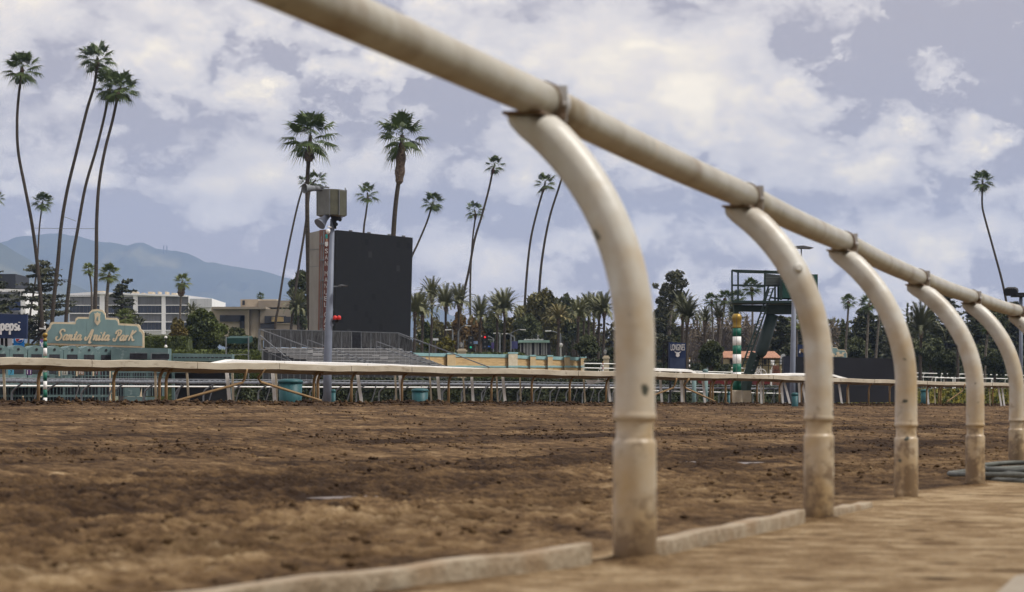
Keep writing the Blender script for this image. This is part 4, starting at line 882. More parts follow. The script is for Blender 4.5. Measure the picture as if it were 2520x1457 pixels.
def street_lamp(k, pole, top, base, arms, D, label, m=None):
    b = W(k, *pole, D); g = thing('street_lamp', label, 'street lamp', (W(k, pole[0], base, D).x, D, ZG), 'street lamps along the road behind the wall')
    mb = MB(); p0 = W(k, pole[0], base, D); mb.tube([Vector((p0.x, D, ZG)), W(k, pole[0], top, D)], [.11,.07], 8); mb.build('pole', m or M_GREY, g)
    for hx, hy in arms:
        am = MB(); a = W(k, pole[0], top, D); h = W(k, hx, hy, D); mid = Vector((a.x*.45+h.x*.55, D, h.z-abs(h.x-a.x)*.10)); am.tube(smoothpts([a, mid, h], 4), .05, 6)
        am.build('arm', m or M_GREY, g); hd = MB(); sgn = 1 if hx > pole[0] else -1; hd.bar(h-Vector((sgn*.1,0,0)), h+Vector((sgn*.5,0,-.03)), .2, .09); hd.build('lamp_head', M_WHITE, g)
street_lamp('C', (802,0), 715, 900, [(890,682)], 245, 'street lamp with one raised arm to the right, left of the kiosk')
street_lamp('C', (833,0), 750, 900, [(765,718)], 260, 'street lamp with its arm to the left, close beside the kiosk')
street_lamp('C', (1235,0), 720, 915, [(1145,693)], 240, 'street lamp right of the kiosk with its arm reaching left')
street_lamp('C', (296,0), 686, 880, [(275,683)], 236, 'short armed street lamp left of the first glass lantern')
street_lamp('C', (346,0), 700, 850, [(415,648)], 250, 'street lamp with a long right arm above the first glass lantern')
street_lamp('C', (650,0), 762, 895, [(585,737)], 270, 'low street lamp with a left arm between the date palms and red signal')
street_lamp('C', (706,0), 712, 895, [(690,713)], 262, 'slim street lamp standing among the date palm trunks')
street_lamp('D', (560,0), 850, 1000, [(572,836)], 200, 'street lamp peeking over the dark round bush by the patrol tower')
mb = MB(); q = W('C', 1238, 812, 239.7); mb.lathe((q.x, q.y, q.z-.3), [(.02,0),(.16,.1),(.2,.25),(.15,.4),(.02,.46)], 12); mb.lathe((q.x, q.y+.05, ZG), [(.05,0),(.05,q.z-.3-ZG)], 6); mb.top('globe_lamp', M_WHITE, 'small white globe lamp on a post in front of the lamp right of the kiosk', 'globe lamp')
def signal(k, x, y, red, D, label, arm):
    c = W(k, x, y, D); g = thing('traffic_signal', label, 'traffic signal', (W(k, arm, 890, D).x, D, ZG))
    mb = MB(); b = W(k, arm, 780, D); mb.tube([Vector((b.x, D, ZG)), W(k, arm, 775, D), W(k, x, y-22, D)], .07, 6); mb.build('mast_arm', M_GREY, g)
    mb = MB(); mb.box((c.x-.3, D-.15, c.z-.75), (c.x+.3, D+.15, c.z+.75)); h = mb.build('signal_head', M_DARK, g)
    for i, (col, on) in enumerate((((.7,.02,.02), red), ((.4,.3,.02), False), ((.02,.5,.3), not red))):
        mb = MB(); z = c.z+.5-.5*i; mb.tube([Vector((c.x, D-.2, z)), Vector((c.x, D-.16, z))], .11, 10); mb.build('signal_lens', emit('lens %d%d' % (i, on), col, (1.0 if red else .3) if on else .0) if on else M_GREYD, h)
signal('C', 578, 790, True, 255, 'traffic signal showing red on a mast arm between date palms', 650)
signal('C', 455, 797, False, 262, 'traffic signal with a green lens on the left mast arm behind the palms', 388)
for (k, x0, y0, x1, y1, D, c_, lab) in (('C',476,783,515,808,264,(.12,.17,.28),'pale blue street name sign left of the red signal'),('C',568,824,624,835,256,(.03,.08,.3),'long blue street sign below the red signal'),
      ('C',632,795,658,850,250,(.07,.05,.16),'purple pole banner right of the red signal'),('C',810,785,862,850,248,(.045,.05,.13),'navy pole banner left of the kiosk'),('C',124,758,172,778,258,(.5,.52,.55),'white road sign high among the left date palms')):
    mb = MB(); rect(mb, k, x0, y0, x1, y1, D, .08); a = W(k, (x0+x1)/2, y1, D); m_ = mat('sign face', c_, tuple(q*1.8 for q in c_), 1.2, rough=.6)
    g = thing('road_sign', lab, 'sign', (a.x, D, ZG)); mb.build('sign_face', m_, g); mb = MB(); mb.box((a.x-.05, D+.09, ZG), (a.x+.05, D+.19, a.z+.2)); mb.build('post', M_GREYD, g)
# ------------------------------------------------------------------ blue race board
g = thing('race_board', 'navy race board with watch brand lettering and winged emblem behind the far rail', 'sign board', (W('D', 322, 1090, 112).x, 112, ZG))
mb = MB(); slab(mb, 'D', [(262,852),(393,858),(391,1088),(260,1084)], 112, .6); bo = mb.build('board', M_NAVY, g)
mb = MB(); slab(mb, 'D', [(268,975),(386,979),(384,1086),(266,1083)], 111.96, .03); mb.build('lower_panel', mat('faded navy panel', (.045,.065,.125), (.035,.05,.1), 5), bo)
mb = MB(); text_on(mb, 'LONGINES', 'D', 273, 868, 384, 918, 111.94, .04)
# serifs thicken the stems top and bottom
for i in range(8):
    x = 273+111*(i+.5)/8
    if False: rect(mb, 'D', x-6, 866, x+4, 870, 111.935, .01); rect(mb, 'D', x-6, 916, x+4, 920, 111.935, .01)
mb.build('lettering', M_LETW, bo)
mb = MB()
for sg in (-1, 1):
    for j in range(4): mb.bar(W('D', 328, 938+j*5, 111.93), W('D', 328+sg*(25-j*6), 928+j*6, 111.93), .02, .028)
mb.tube([W('D', 328, 955, 111.9), W('D', 328, 955, 111.95)], .09, 10); mb.bar(W('D', 328, 930, 111.93), W('D', 328, 964, 111.93), .02, .06); mb.build('emblem', M_LETW, bo)
mb = MB()
for a, b in (((217,852),(217,1088)),((250,852),(250,1088)),((217,852),(262,852)),((217,905),(250,870)),((217,940),(250,985)),((217,1030),(250,990)),((217,1060),(250,1088))): mb.bar(W('D', *a, 112.8), W('D', *b, 112.8), .07, .07)
mb.build('back_frame', M_DARK, g); mb = MB()
for x in (268, 385): a = W('D', x, 1080, 112.3); mb.box((a.x-.05, 112.2, ZG), (a.x+.05, 112.3, a.z))
mb.build('leg', M_DARK, g)
# ------------------------------------------------------------------ patrol tower
def tower():
    D = 140; g = thing('patrol_tower', 'dark green steel patrol tower with a railed platform on a leaning column', 'tower', (W('D', 900, 1110, D).x, D, ZG))
    mb = MB(); z1 = W('D', 0, 530, D).z; z0 = W('D', 0, 548, D).z; xa = W('D', 745, 540, D).x; xb = W('D', 1420, 540, D).x; mb.box((xa, D-1.2, z0), (xb, D+1.6, z1)); mb.build('deck', M_GREEN, g)
    mb = MB(); slab(mb, 'D', [(772,556),(1030,560),(1030,614),(812,608),(800,632),(776,632)], D-.3, .5); rect(mb, 'D', 1030, 556, 1420, 630, D-.45, .8); slab(mb, 'D', [(1262,600),(1290,600),(1310,670),(1300,680)], D-.3, .2); mb.build('girder', M_GREEN, g)
    mb = MB(); a = W('D', 1078, 632, D); b = W('D', 985, 935, D); mb.tube([b+Vector((-.12,0,-.25)), b, b.lerp(a, .1), a], [.22,.34,.36,.36], 20); mb.build('column', mat('dark green pipe', (.035,.058,.054), (.025,.042,.04), 2, rough=.5), g, smooth=True)
    mb = MB()
    for (x0, y0, x1, y1, e, w_) in ((935,935,868,1120,-.6,.34),(968,945,905,1120,.3,.3),(868,1120,840,1250,-.6,.34),(905,1120,880,1250,.3,.3)): mb.bar(W('D', x0, y0, D+e), W('D', x1, y1, D+e), w_, .3)
    mb.build('leg', M_GREEN, g)
    mb = MB()
    for k in range(6): y = 960+k*38; x = 960-(y-945)*.42; mb.bar(W('D', x-22, y, D-.1), W('D', x+12, y, D-.1), .2, .08)
    mb.build('rung', M_GREY, g)
    mb = MB(); mb.bar(W('D', 1052, 430, D-1), W('D', 835, 1050, D-1), .09, .09); mb.bar(W('D', 1085, 425, D-1), W('D', 868, 1050, D-1), .09, .09)
    for k in range(22): t = k/22; mb.bar(W('D', 1052-217*t, 430+620*t, D-1), W('D', 1085-217*t, 428+620*t, D-1), .04, .04)
    mb.bar(W('D', 865, 885, D-1), W('D', 930, 885, D-.6), .1, .08); mb.build('ladder', M_GREEN, g)
    mb = MB()
    for (a, b, e) in (((757,284),(757,530),-1.1),((805,296),(805,530),1.3),((757,285),(1155,296),-1.1),((805,298),(1155,306),1.3),((757,285),(805,298),0),((757,402),(1015,410),-1.1),((805,402),(1140,408),1.3),((1017,292),(1013,530),-1.1),((1046,410),(1005,530),0),((1097,415),(1097,530),0),((1122,415),(1122,530),0),((1146,300),(1146,520),-1.1),((1013,290),(1150,300),0),((1123,250),(1123,300),0),((1060,500),(1140,510),.5)):
        mb.bar(W('D', *a, D+e), W('D', *b, D+e), .1, .1)
    mb.build('railing', M_GREEN, g)
    mb = MB(); slab(mb, 'D', [(1024,310),(1146,322),(1144,404),(1022,402)], D-.2, .5); lv = mb.build('louvre_box', mat('louvre grey', (.10,.115,.115), (.05,.06,.06), 3, stretch=(.05,1,14), lo=.45, hi=.55), g)
    mb = MB(); z1 = W('D', 0, 322, D).z; z0 = W('D', 0, 508, D).z; mb.box((W('D', 1144, 0, D).x, D-.9, z0), (W('D', 1420, 0, D).x, D+1.2, z1)); mb.build('cabin', mat('cabin green', (.02,.07,.055), (.015,.055,.042), 1), g)
    mb = MB()
    for x in (1200, 1248): rect(mb, 'D', x, 508, x+6, 532, D-.5, .3)
    rect(mb, 'D', 1200, 508, 1262, 516, D-.4, .3); mb.build('cabin_foot', M_GREEN, g)
tower()
D = 100; g = thing('floodlight_mast', 'blue grey steel mast with a flat canopy light behind the patrol tower', 'mast', (W('D', 1240, 1110, D).x, D, ZG))
mb = MB(); a = W('D', 1236, 1115, D); b = W('D', 1252, 300, D); mb.tube([Vector((a.x, D, ZG)), a, b], [.12,.115,.09], 14); mb.build('pole', M_POLE, g, smooth=True)
mb = MB(); h = W('J', 845, 575, D); mb.tube([W('J', 832, 585, D), W('J', 833, 640, D), W('J', 740, 700, D)], .03, 6); slab(mb, 'J', [(760,572),(850,566),(925,582),(905,588),(800,584)], D-.3, .6); mb.build('canopy_light', M_GREYD, g)
D = 150; g = thing('floodlight_mast', 'blue grey mast with a black light box at the right edge of the view', 'mast', (W('J', 2425, 1450, D).x, D, ZG))
mb = MB(); a = W('J', 2425, 1450, D); b = W('J', 2425, 930, D); mb.tube([Vector((a.x, D, ZG)), b], [.13,.11], 12); mb.build('pole', M_POLE, g, smooth=True)
mb = MB(); rect(mb, 'J', 2375, 908, 2500, 938, D-.4, 1.0)
for x in (2335, 2350, 2365, 2380): mb.tube([W('J', x, 895, D), W('J', x-8, 905, D-.5)], .25, 8)
rect(mb, 'J', 2330, 915, 2400, 922, D-.2, .4); mb.build('light_box', M_DARK, g)
# black led board on the right, sign on it
g = thing('led_board', 'long low black board under the small park sign on the right', 'display board', (W('D', 1500, 1110, 148).x, 148, ZG))
mb = MB(); slab(mb, 'd', [(1929,878),(2058,879.5),(2209,883),(2209,990),(1929,990)], 148, 1.0); mb.build('panel', mat('black board', (.022,.024,.03), (.015,.016,.02), .4, rough=.7), g)
mb = MB(); rect(mb, 'd', 1929, 877, 1952, 990, 147.6, .3); mb.build('end_cabinet', mat('navy cabinet', (.03,.036,.055), None, 1), g)
g = thing('sponsor_sign', 'navy betting sponsor sign left of the small park sign, on the black board', 'sign', (W('d', 1978, 880, 149.5).x, 149.5, ZG))
mb = MB(); slab(mb, 'D', [(1278,870),(1378,876),(1378,975),(1280,972)], 149.5, .2); bo = mb.build('board', M_NAVY, g)
mb = MB(); text_on(mb, 'bet', 'D', 1329, 900, 1358, 940, 149.4, .04); strokes(mb, 'j', 'D', 1290, 938, 5, 34, 149.4, .06); mb.build('white_lettering', M_LETW, bo)
mb = MB(); text_on(mb, 'press', 'D', 1296, 905, 1328, 946, 149.4, .04); mb.build('gold_lettering', mat('gold letters', (.5,.32,.08), None, 3), bo)
mb = MB(); a = W('D', 1300, 975, 149.8); mb.box((a.x, 149.75, ZG), (a.x+.1, 149.85, a.z+.3)); a = W('D', 1360, 975, 149.8); mb.box((a.x, 149.75, ZG), (a.x+.1, 149.85, a.z+.3)); mb.build('post', M_GREYD, g)
# soft drink board and banner
g = thing('sponsor_board', 'navy soft drink board with white lower case lettering at the left edge', 'sign', (W('A', 60, 1000, 122).x, 122, ZG))
mb = MB(); slab(mb, 'A', [(-190,846),(157,854),(154,994),(-190,988)], 122, .3); bo = mb.build('board', M_NAVY, g)
mb = MB(); strokes(mb, 'pepsi', 'A', 2, 944, 114, 62, 121.95, .08, .04, 0.06); mb.build('lettering', M_LETW, bo)
mb = MB()
for x in (12, 36): a = W('A', x, 990, 122.4); mb.box((a.x-.06, 122.35, ZG), (a.x+.06, 122.45, a.z+.3))
mb.build('post', M_DARK, g)
g = thing('sponsor_banner', 'bright blue banner with a red white and blue ball below the navy drink board', 'banner', (W('A', 108, 1050, 121).x, 121, ZG))
mb = MB(); slab(mb, 'A', [(80,992),(140,994),(140,1095),(76,1095)], 121, .05); bo = mb.build('cloth', mat('bright blue cloth', (.01,.17,.50), (.01,.12,.38), 1), g)
bc = (112, 994); rr = 24
def arc(r_, a0, a1, n=12): return [(bc[0]+r_*math.cos(R(a0+(a1-a0)*i/n)), bc[1]+r_*math.sin(R(a0+(a1-a0)*i/n))) for i in range(n+1)]
mb = MB(); slab(mb, 'A', arc(rr, 0, 180), 120.96, .03); mb.build('white_disc', M_LETW, bo)
mb = MB(); slab(mb, 'A', [(91,995),(114,995),(112,999),(102,1008),(95,1010)], 120.92, .03); mb.build('red_wave', M_RED, bo)
mb = MB(); slab(mb, 'A', [(98,1012),(110,1006),(122,1000),(133,1000),(126,1012),(112,1016)], 120.92, .03); mb.build('blue_wave', mat('deep blue', (.01,.06,.3), None, 1), bo)
mb = MB(); slab(mb, 'A', [(-20,990),(70,992),(70,1100),(-20,1100)], 123.5, .05); o = mb.top('white_banner', mat('white banner', (.55,.56,.6), (.45,.46,.5), 2), 'pale banner hanging behind the posts of the navy drink board', 'banner')
# flag with crossed sticks, arm with white camera
mb = MB(); mb.bar(W('A', 185, 1022, 120), W('A', 262, 942, 120), .1, .1); g = thing('camera_crane', 'dark slanting crane arm with a white head left of the large park sign', 'crane arm', (W('A', 185, 1100, 120).x, 120, ZG)); mb.bar(Vector((W('A', 185, 1022, 120).x, 120, ZG)), W('A', 185, 1026, 120), .1, .1); mb.build('arm', M_DARK, g)
mb = MB(); mb.bar(W('A', 228, 934, 119.9), W('A', 262, 935, 119.9), .06, .06); mb.bar(W('A', 260, 920, 119.9), W('A', 260, 940, 119.9), .08, .08); mb.build('head', M_WHITE, g)
g = thing('painted_panel', 'small blue red and white painted panel between the gate hoods and the slim striped pole', 'panel', (W('H', 565, 740, 119).x, 119, ZG))
mb = MB(); slab(mb, 'H', [(538,560),(548,515),(582,510),(590,560),(590,760),(545,740)], 119, .05); bo = mb.build('panel', mat('painted panel', (.06,.12,.35), (.3,.05,.06), 2.5, lo=.45, hi=.55), g)
mb = MB(); mb.bar(W('H', 545, 550, 118.95), W('H', 588, 640, 118.95), .05, .05); mb.bar(W('H', 585, 560, 118.94), W('H', 548, 640, 118.94), .05, .05); rect(mb, 'H', 548, 650, 582, 690, 118.96, .03); mb.build('white_marks', M_LETW, bo)
# ------------------------------------------------------------------ bins, tent, chair, small right hand things
def barrel(k, x0, x1, y0, D, label, m=M_TEALB):
    a = W(k, (x0+x1)/2, y0, D); r = (x1-x0)/SH[k][2]*.8241/F*D/2
    g = thing('bin', label, 'bin', (a.x, a.y, ZG)); h = a.z-ZG
    mb = MB(); mb.lathe((a.x, a.y, ZG), [(r*.85,0),(r*.96,h*.9)], 18); mb.build('body', m, g, smooth=True)
    mb = MB(); mb.lathe((a.x, a.y, ZG+h*.9+.002), [(r*1.02,0),(r*1.04,h*.04),(r*.9,h*.08),(r*.5,h*.1)], 18); mb.build('lid', m, g, smooth=True)
barrel('I', 925, 1132, 368, 86, 'wide teal bin behind the right hand brace of the far rail')
barrel('I', 2040, 2182, 448, 86, 'teal bin standing right of the loudspeaker mast')
barrel('I', 1368, 1408, 455, 88, 'narrow teal drum just right of the mast foot')
barrel('L', 958, 1035, 1175, 88, 'teal bin in front of the foot of the floodlight mast')
barrel('D', 525, 568, 1065, 95, 'grey teal bin right of the short black and white pole', M_TEAL)
barrel('D', 440, 476, 1092, 98, 'small grey teal bin left of the taller grey teal one', M_TEAL)
barrel('L', 262, 292, 1165, 88, 'teal drum left of the thick striped pole foot')
barrel('E', 790, 860, 1225, 120, 'teal bin between the third and fourth near posts')
M_VINE = mat('hedge leaves', (.045,.062,.022), (.016,.024,.012), 1.5, rough=.8, detail=3)
g = thing('marquee', 'dark green canopy on thin poles before the shrubs left of the bleachers', 'canopy', (W('A', 1375, 1100, 165).x, 165, ZG))
mb = MB(); z1 = W('A', 0, 990, 165).z; z0 = W('A', 0, 1022, 165).z; x0 = W('A', 1312, 0, 165).x; x1 = W('A', 1442, 0, 165).x
mb.prism([(x0,165,z0),(x1,165,z0),(x1,165,z1),(x0,165,z1)], (0,2.5,.2)); mb.build('canopy', mat('canopy green', (.012,.05,.045), None, 2), g)
mb = MB(); [mb.box((x-.04, 164.9, ZG), (x+.04, 164.98, z1+.1)) for x in (x0, x1)]; mb.build('pole', M_GREY, g)
mb = MB(); mb.bar(W('A', 1350, 1086, 164), W('A', 1442, 1086, 164), .05, .05); mb.bar(W('A', 1440, 1086, 164), W('A', 1442, 1120, 164), .05, .05); mb.bar(W('A', 1352, 1086, 164), W('A', 1352, 1150, 164), .05, .05); mb.top('hand_rail', M_GREY, 'low grey hand rail in front of the dark green canopy', 'rail')
g = thing('folding_chair', 'white folding chair standing by a brick planter under the patrol tower', 'chair', (W('D', 1082, 1062, 180).x, 180, ZG)); D = 180
mb = MB(); rect(mb, 'D', 1064, 995, 1098, 1022, D, .06); mb.build('backrest', M_WHITE, g); mb = MB(); slab(mb, 'D', [(1066,1030),(1108,1030),(1108,1034),(1066,1034)], D-.4, .5); mb.build('seat', M_WHITE, g)
mb = MB(); mb.bar(W('D', 1064, 995, D), W('D', 1104, 1064, D), .05, .05); mb.bar(W('D', 1098, 995, D-.1), W('D', 1070, 1064, D-.1), .05, .05)
zb_ = W('D', 0, 1064, D).z; mb.box((W('D', 1060, 0, D).x, D-.6, ZG), (W('D', 1110, 0, D).x, D+.4, zb_-.05)); mb.build('frame', M_WHITE, g)
mb = MB(); rect(mb, 'D', 1086, 1036, 1130, 1070, 172, .8); a = W('D', 1086, 1070, 172); b = W('D', 1140, 1070, 172); mb.box((a.x-.0, 172.1, ZG), (b.x, 173, a.z-.01)); mb.top('brick_planter', mat('brick', (.22,.09,.055), (.13,.06,.04), 3), 'small brick planter just right of the white folding chair', 'planter')
mb = MB(); c = W('D', 1160, 985, 178); P_ = [(1140,1025),(1143,985),(1148,958),(1160,945),(1175,946),(1180,960),(1176,990),(1170,1028),(1160,1010),(1150,1030)]
slab(mb, 'D', P_, 178, .5); mb.bar(Vector((c.x, 178.2, ZG)), c, .08, .08); mb.top('draped_figure', mat('white drape', (.5,.52,.53), (.3,.32,.34), 3), 'white draped shape on a stand beside the black railing', 'draped stand')
mb = MB(); D = 176
for y in (988, 1012, 1040): mb.bar(W('D', 925, y-4, D), W('D', 1170, y, D), .05, .05)
for x in (930, 965, 998, 1045, 1095, 1130, 1168): mb.bar(W('D', x, 984, D), Vector((W('D', x, 0, D).x, D, ZG)), .05, .05)
mb.top('black_railing', M_DARK, 'thin black railing in front of the tiled house', 'railing')
def bicycle():
    D = 150; g = thing('bicycle', 'white bicycle parked behind the far rail below the tower ladder', 'bicycle', (W('D', 968, 1118, D).x, D, ZG)); c0 = W('D', 946, 1104, D); c1 = W('D', 990, 1104, D)
    for c in (c0, c1):
        mb = MB(); ring = [c+Vector((.30*math.cos(a_), 0, .30*math.sin(a_))) for a_ in np.linspace(0, 2*math.pi, 21)]; mb.tube(ring, .025, 5)
        for k in range(6): a_ = k*math.pi/6; mb.bar(c+Vector((.3*math.cos(a_),0,.3*math.sin(a_))), c-Vector((.3*math.cos(a_),0,.3*math.sin(a_))), .012, .012)
        mb.build('wheel', M_WHITE, g)
    mb = MB(); s_ = c0.lerp(c1, .35)+Vector((0,0,.45)); h = c0.lerp(c1, .85)+Vector((0,0,.5)); b = c0.lerp(c1, .45)
    for a_, b_ in ((c0,b),(c0,s_),(s_,b),(s_,h),(b,h),(h,c1)): mb.bar(a_, b_, .035, .035)
    mb.bar(Vector((b.x, D+.1, ZG)), b, .03, .03); mb.build('frame', M_WHITE, g); mb = MB(); mb.bar(s_+Vector((-.12,0,.06)), s_+Vector((.12,0,.06)), .08, .05); mb.build('saddle', M_DARK, g)
    mb = MB(); mb.bar(h+Vector((0,-.2,.1)), h+Vector((0,.2,.1)), .03, .03); mb.bar(h, h+Vector((0,0,.12)), .03, .03); mb.build('handlebar', M_DARK, g)
bicycle()
# white running rails beyond, right side
def run_rail(pts, D0, D1, label, r=.045, m=M_WHITE, step=14, legs=True):
    x0, x1 = pts[0][0], pts[-1][0]; Dx = lambda x: D0+(D1-D0)*(x-x0)/(x1-x0); P_ = [W('d', x, interp(pts, x), Dx(x)) for x in np.linspace(x0, x1, 60)]
    g = thing('running_rail', label, 'rail', (P_[30].x, P_[30].y, ZG)); mb = MB(); mb.tube(P_, r, 6); mb.build('rail_pipe', m, g)
    x = x0+3
    while legs and x < x1: p = W('d', x, interp(pts, x), Dx(x)); mb = MB(); mb.tube(smoothpts([p, p+Vector((-.12,0,-.12)), p+Vector((-.2,0,-.4)), Vector((p.x-.2, p.y, ZG))], 3), .03, 5); mb.build('stand', m, g); x += step
run_rail([(1438,894.5),(1555,896),(1700,903),(1860,907),(2100,914),(2205,917),(2520,924)], 190, 260, 'upper thin white running rail far behind the blue race board', step=44)
run_rail([(1438,905.5),(1560,908),(1720,914.5),(1860,918)], 180, 190, 'lower white running rail behind the short striped poles', step=38)
run_rail([(2205,926.5),(2330,929),(2520,933)], 240, 260, 'lower white running rail beyond the right hand end of the far rail', step=30)
for x0, x1, y, lab in ((1720,1800,912.5,'low white hoop rail left of the thick striped pole'),(2302,2345,930,'white hoop rail right of the third near post'),(2350,2440,931,'white hoop rail seen between the last near posts')):
    mb = MB(); D = 205; mb.tube(smoothpts([W('d', x0, y+9, D), W('d', x0+.5, y+2, D), W('d', x0+4, y, D), W('d', x1-3, y+1, D), W('d', x1, y+4, D), W('d', x1, y+10, D)], 4), .05, 6); a = W('d', x0, y+9, D); b = W('d', x1, y+10, D); mb.tube([a, Vector((a.x, D, ZG))], .05, 6); mb.tube([b, Vector((b.x, D, ZG))], .05, 6); mb.top('hoop_rail', M_WHITE, lab, 'rail', smooth=True)
mb = MB(); slab(mb, 'D', [(490,1104),(760,1108),(1060,1112),(1060,1121),(490,1116)], 170, .3); a = W('D', 490, 1115, 170); b = W('D', 1060, 1121, 170); mb.box((a.x,170.05,ZG),(b.x,170.25,a.z-.1)); mb.top('red_barrier', mat('red barrier', (.16,.02,.02), (.1,.02,.02), 1), 'long low red barrier below the white rails by the striped pole', 'barrier')
# ------------------------------------------------------------------ buildings
def office():
    D = 455; g = thing('office_building', 'white three storey office block with grey spandrels and dark ribbon windows', 'building', (W('A', 800, 960, D).x, D, ZG))
    M_OW = mat('white concrete', (.80,.81,.82), (.74,.75,.76), .3, rough=.8); M_OG = mat('grey spandrel', (.16,.165,.175), (.13,.135,.14), .5, rough=.7, stretch=(3,1,.02), lo=.45, hi=.5); M_GL = mat('dark tinted glass', (.012,.018,.035), (.03,.05,.085), .15, rough=.15, spec=.5)
    yt = lambda x: 722+(x-540)*.036
    mb = MB(); slab(mb, 'A', [(400,732),(540,722),(1082,742),(1228,760),(1228,970),(400,970)], D+.8, 22); mb.build('wall', M_OW, g)
    rows = [('g',748,797),('w',800,846),('g',849,893),('w',898,943)]
    bays = [(405,578),(606,772),(798,937),(960,1094)]
    for a, b in bays:
        for kind, y0, y1 in rows:
            o_ = (a-800)*.01
            mb = MB(); rect(mb, 'A', a, y0+o_-3*(a < 500), b, y1+o_, D+(.3 if kind == 'g' else .6), .25)
            if kind == 'g': mb.build('spandrel', M_OG, g)
            else:
                wo = mb.build('window', M_GL, g); ml = MB(); x = a+14
                while x < b: rect(ml, 'A', x-.6, y0+o_, x+.6, y1+o_, D+.5, .08); x += 22
                ml.build('mullion', M_GREYD, wo)
        for y in (746, 799, 847, 896, 945): mb = MB(); rect(mb, 'A', a, y-2, b, y+2.5, D+.05, .3); mb.build('ledge', M_OW, g)
    for a, b in ((578,606),(772,798),(937,960),(1092,1100)): mb = MB(); rect(mb, 'A', a, yt(a)+3, b, 968, D, .7); mb.build('column', M_OW, g)
    mb = MB(); rect(mb, 'A', 1100, 762, 1228, 812, D+.1, .6); mb.build('end_panel', mat('pale panels', (.5,.52,.54), (.42,.44,.46), .4, stretch=(2.5,1,.02), lo=.48, hi=.52), g)
    mb = MB(); slab(mb, 'A', [(540,722),(1082,741),(1082,750),(540,733)], D-.3, 3); mb.build('parapet', M_OW, g)
    for a, b, h in ((765,795,13),(858,888,14),(915,926,17),(957,970,18),(995,1023,12),(820,835,7),(560,600,8)): mb = MB(); rect(mb, 'A', a, yt(a)-h+2, b, yt(a)+4, D+6, 3); mb.build('roof_unit', M_CREAM, g)
office()
def lowoffice():
    D = 470; g = thing('office_building', 'white office wing partly hidden by the cedar at the left edge', 'building', (W('A', 60, 960, D).x, D, ZG))
    mb = MB(); slab(mb, 'A', [(-150,700),(148,708),(148,960),(-150,960)], D, 20); mb.build('wall', M_WHITE, g)
    for y0, y1, m in ((722,768,M_GREYD),(775,830,M_NAVY),(835,868,M_GREYD)): mb = MB(); rect(mb, 'A', -140, y0, 118, y1, D-.3, .2); mb.build('window_band', m, g)
    mb = MB(); rect(mb, 'A', -150, 618, 90, 700, D+60, 15); mb.top('dark_building', M_GRILL, 'dark slab of a building behind the cedar at the far left', 'building')
lowoffice()
def beige():
    D = 385; g = thing('beige_building', 'beige concrete building with a rounded corner and a stepped roof', 'building', (W('B', 150, 960, D).x, D, ZG))
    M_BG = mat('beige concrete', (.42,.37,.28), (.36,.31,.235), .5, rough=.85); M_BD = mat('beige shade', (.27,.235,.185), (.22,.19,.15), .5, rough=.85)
    mb = MB(); slab(mb, 'B', [(-135,812),(85,818),(85,1000),(-135,1000)], D+3, 14); mb.build('left_wing', M_BG, g)
    mb = MB(); slab(mb, 'B', [(150,822),(420,822),(420,1000),(150,1000)], D+2.5, 14); mb.build('right_wing', M_BD, g)
    c = W('B', 122, 1000, D+5); mb = MB(); r = (172-80)/1.9425*.8241/F*D/2*1.0; zt = W('B', 0, 818, D+3).z; mb.lathe((c.x, c.y, ZG), [(r,0),(r,zt-ZG)], 28); mb.build('round_corner', M_BG, g, smooth=True)
    mb = MB(); z = W('B', 0, 819, D).z; a = W('B', -137, 0, D).x; b = W('B', 176, 0, D).x; e = W('B', 300, 0, D).x; mb.box((a, D+1.5, z-.02), (b, D+14, z+.35)); mb.build('roof_edge', M_BD, g)
    mb = MB(); rect(mb, 'B', 35, 765, 137, 812, D+10, 8); ph = mb.build('penthouse', mat('pale beige box', (.45,.38,.29), (.4,.33,.25), 1), g); mb = MB(); rect(mb, 'B', 46, 772, 60, 798, D+9.8, .15); mb.build('hatch', M_GRILL, ph)
    mb = MB(); rect(mb, 'B', 138, 772, 420, 812, D+9, 8); mb.build('upper_storey', M_BD, g); mb = MB(); rect(mb, 'B', 180, 765, 245, 773, D+11, 4); rect(mb, 'B', 138, 766, 250, 772, D+16, .3); mb.build('roof_unit', M_CREAM, g)
    for a, b, y0, y1, m in ((-85,58,857,895,M_GRILL),(30,58,860,935,M_DARK),(175,300,862,902,M_GRILL),(300,420,866,900,M_GRILL),(150,230,905,935,M_GRILL)):
        mb = MB(); rect(mb, 'B', a, y0, b, y1, D+2.2, .4); mb.build('window', m, g)
    mb = MB(); rect(mb, 'B', 215, 866, 285, 895, D+2.0, .15); mb.build('window', mat('painted warm reflection', (.30,.22,.10), (.1,.09,.07), .4, rough=.3, lo=.45, hi=.55), g)  # amber panel paints a reflection onto the window
    mb = MB()
    for y in (905, 940): rect(mb, 'B', 150, y, 420, y+3, D+2.2, .3)
    mb.build('ledge', M_BG, g)
beige()
def house():
    D = 215; g = thing('tiled_house', 'low yellow house with an orange tiled roof behind the patrol tower', 'house', (W('D', 900, 1040, D).x, D, ZG))
    mb = MB(); rect(mb, 'D', 735, 970, 1150, 1120, D+1, 6); mb.build('wall', mat('yellow render', (.33,.27,.14), (.27,.22,.12), 1), g)
    mb = MB(); mb.prism([W('D', 690, 974, D), W('D', 1155, 976, D), W('D', 1130, 936, D)+Vector((0,4,.2)), W('D', 715, 934, D)+Vector((0,4,.2))], (0,.3,-.15)); mb.build('roof', mat('clay tiles', (.42,.22,.14), (.24,.12,.075), 3, stretch=(3,1,1), lo=.4, hi=.6), g)
    for a, b in ((745,775),(880,905),(1010,1030)): mb = MB(); rect(mb, 'D', a, 985, b, 1030, D+.8, .25); mb.build('window', M_GRILL, g)
house()
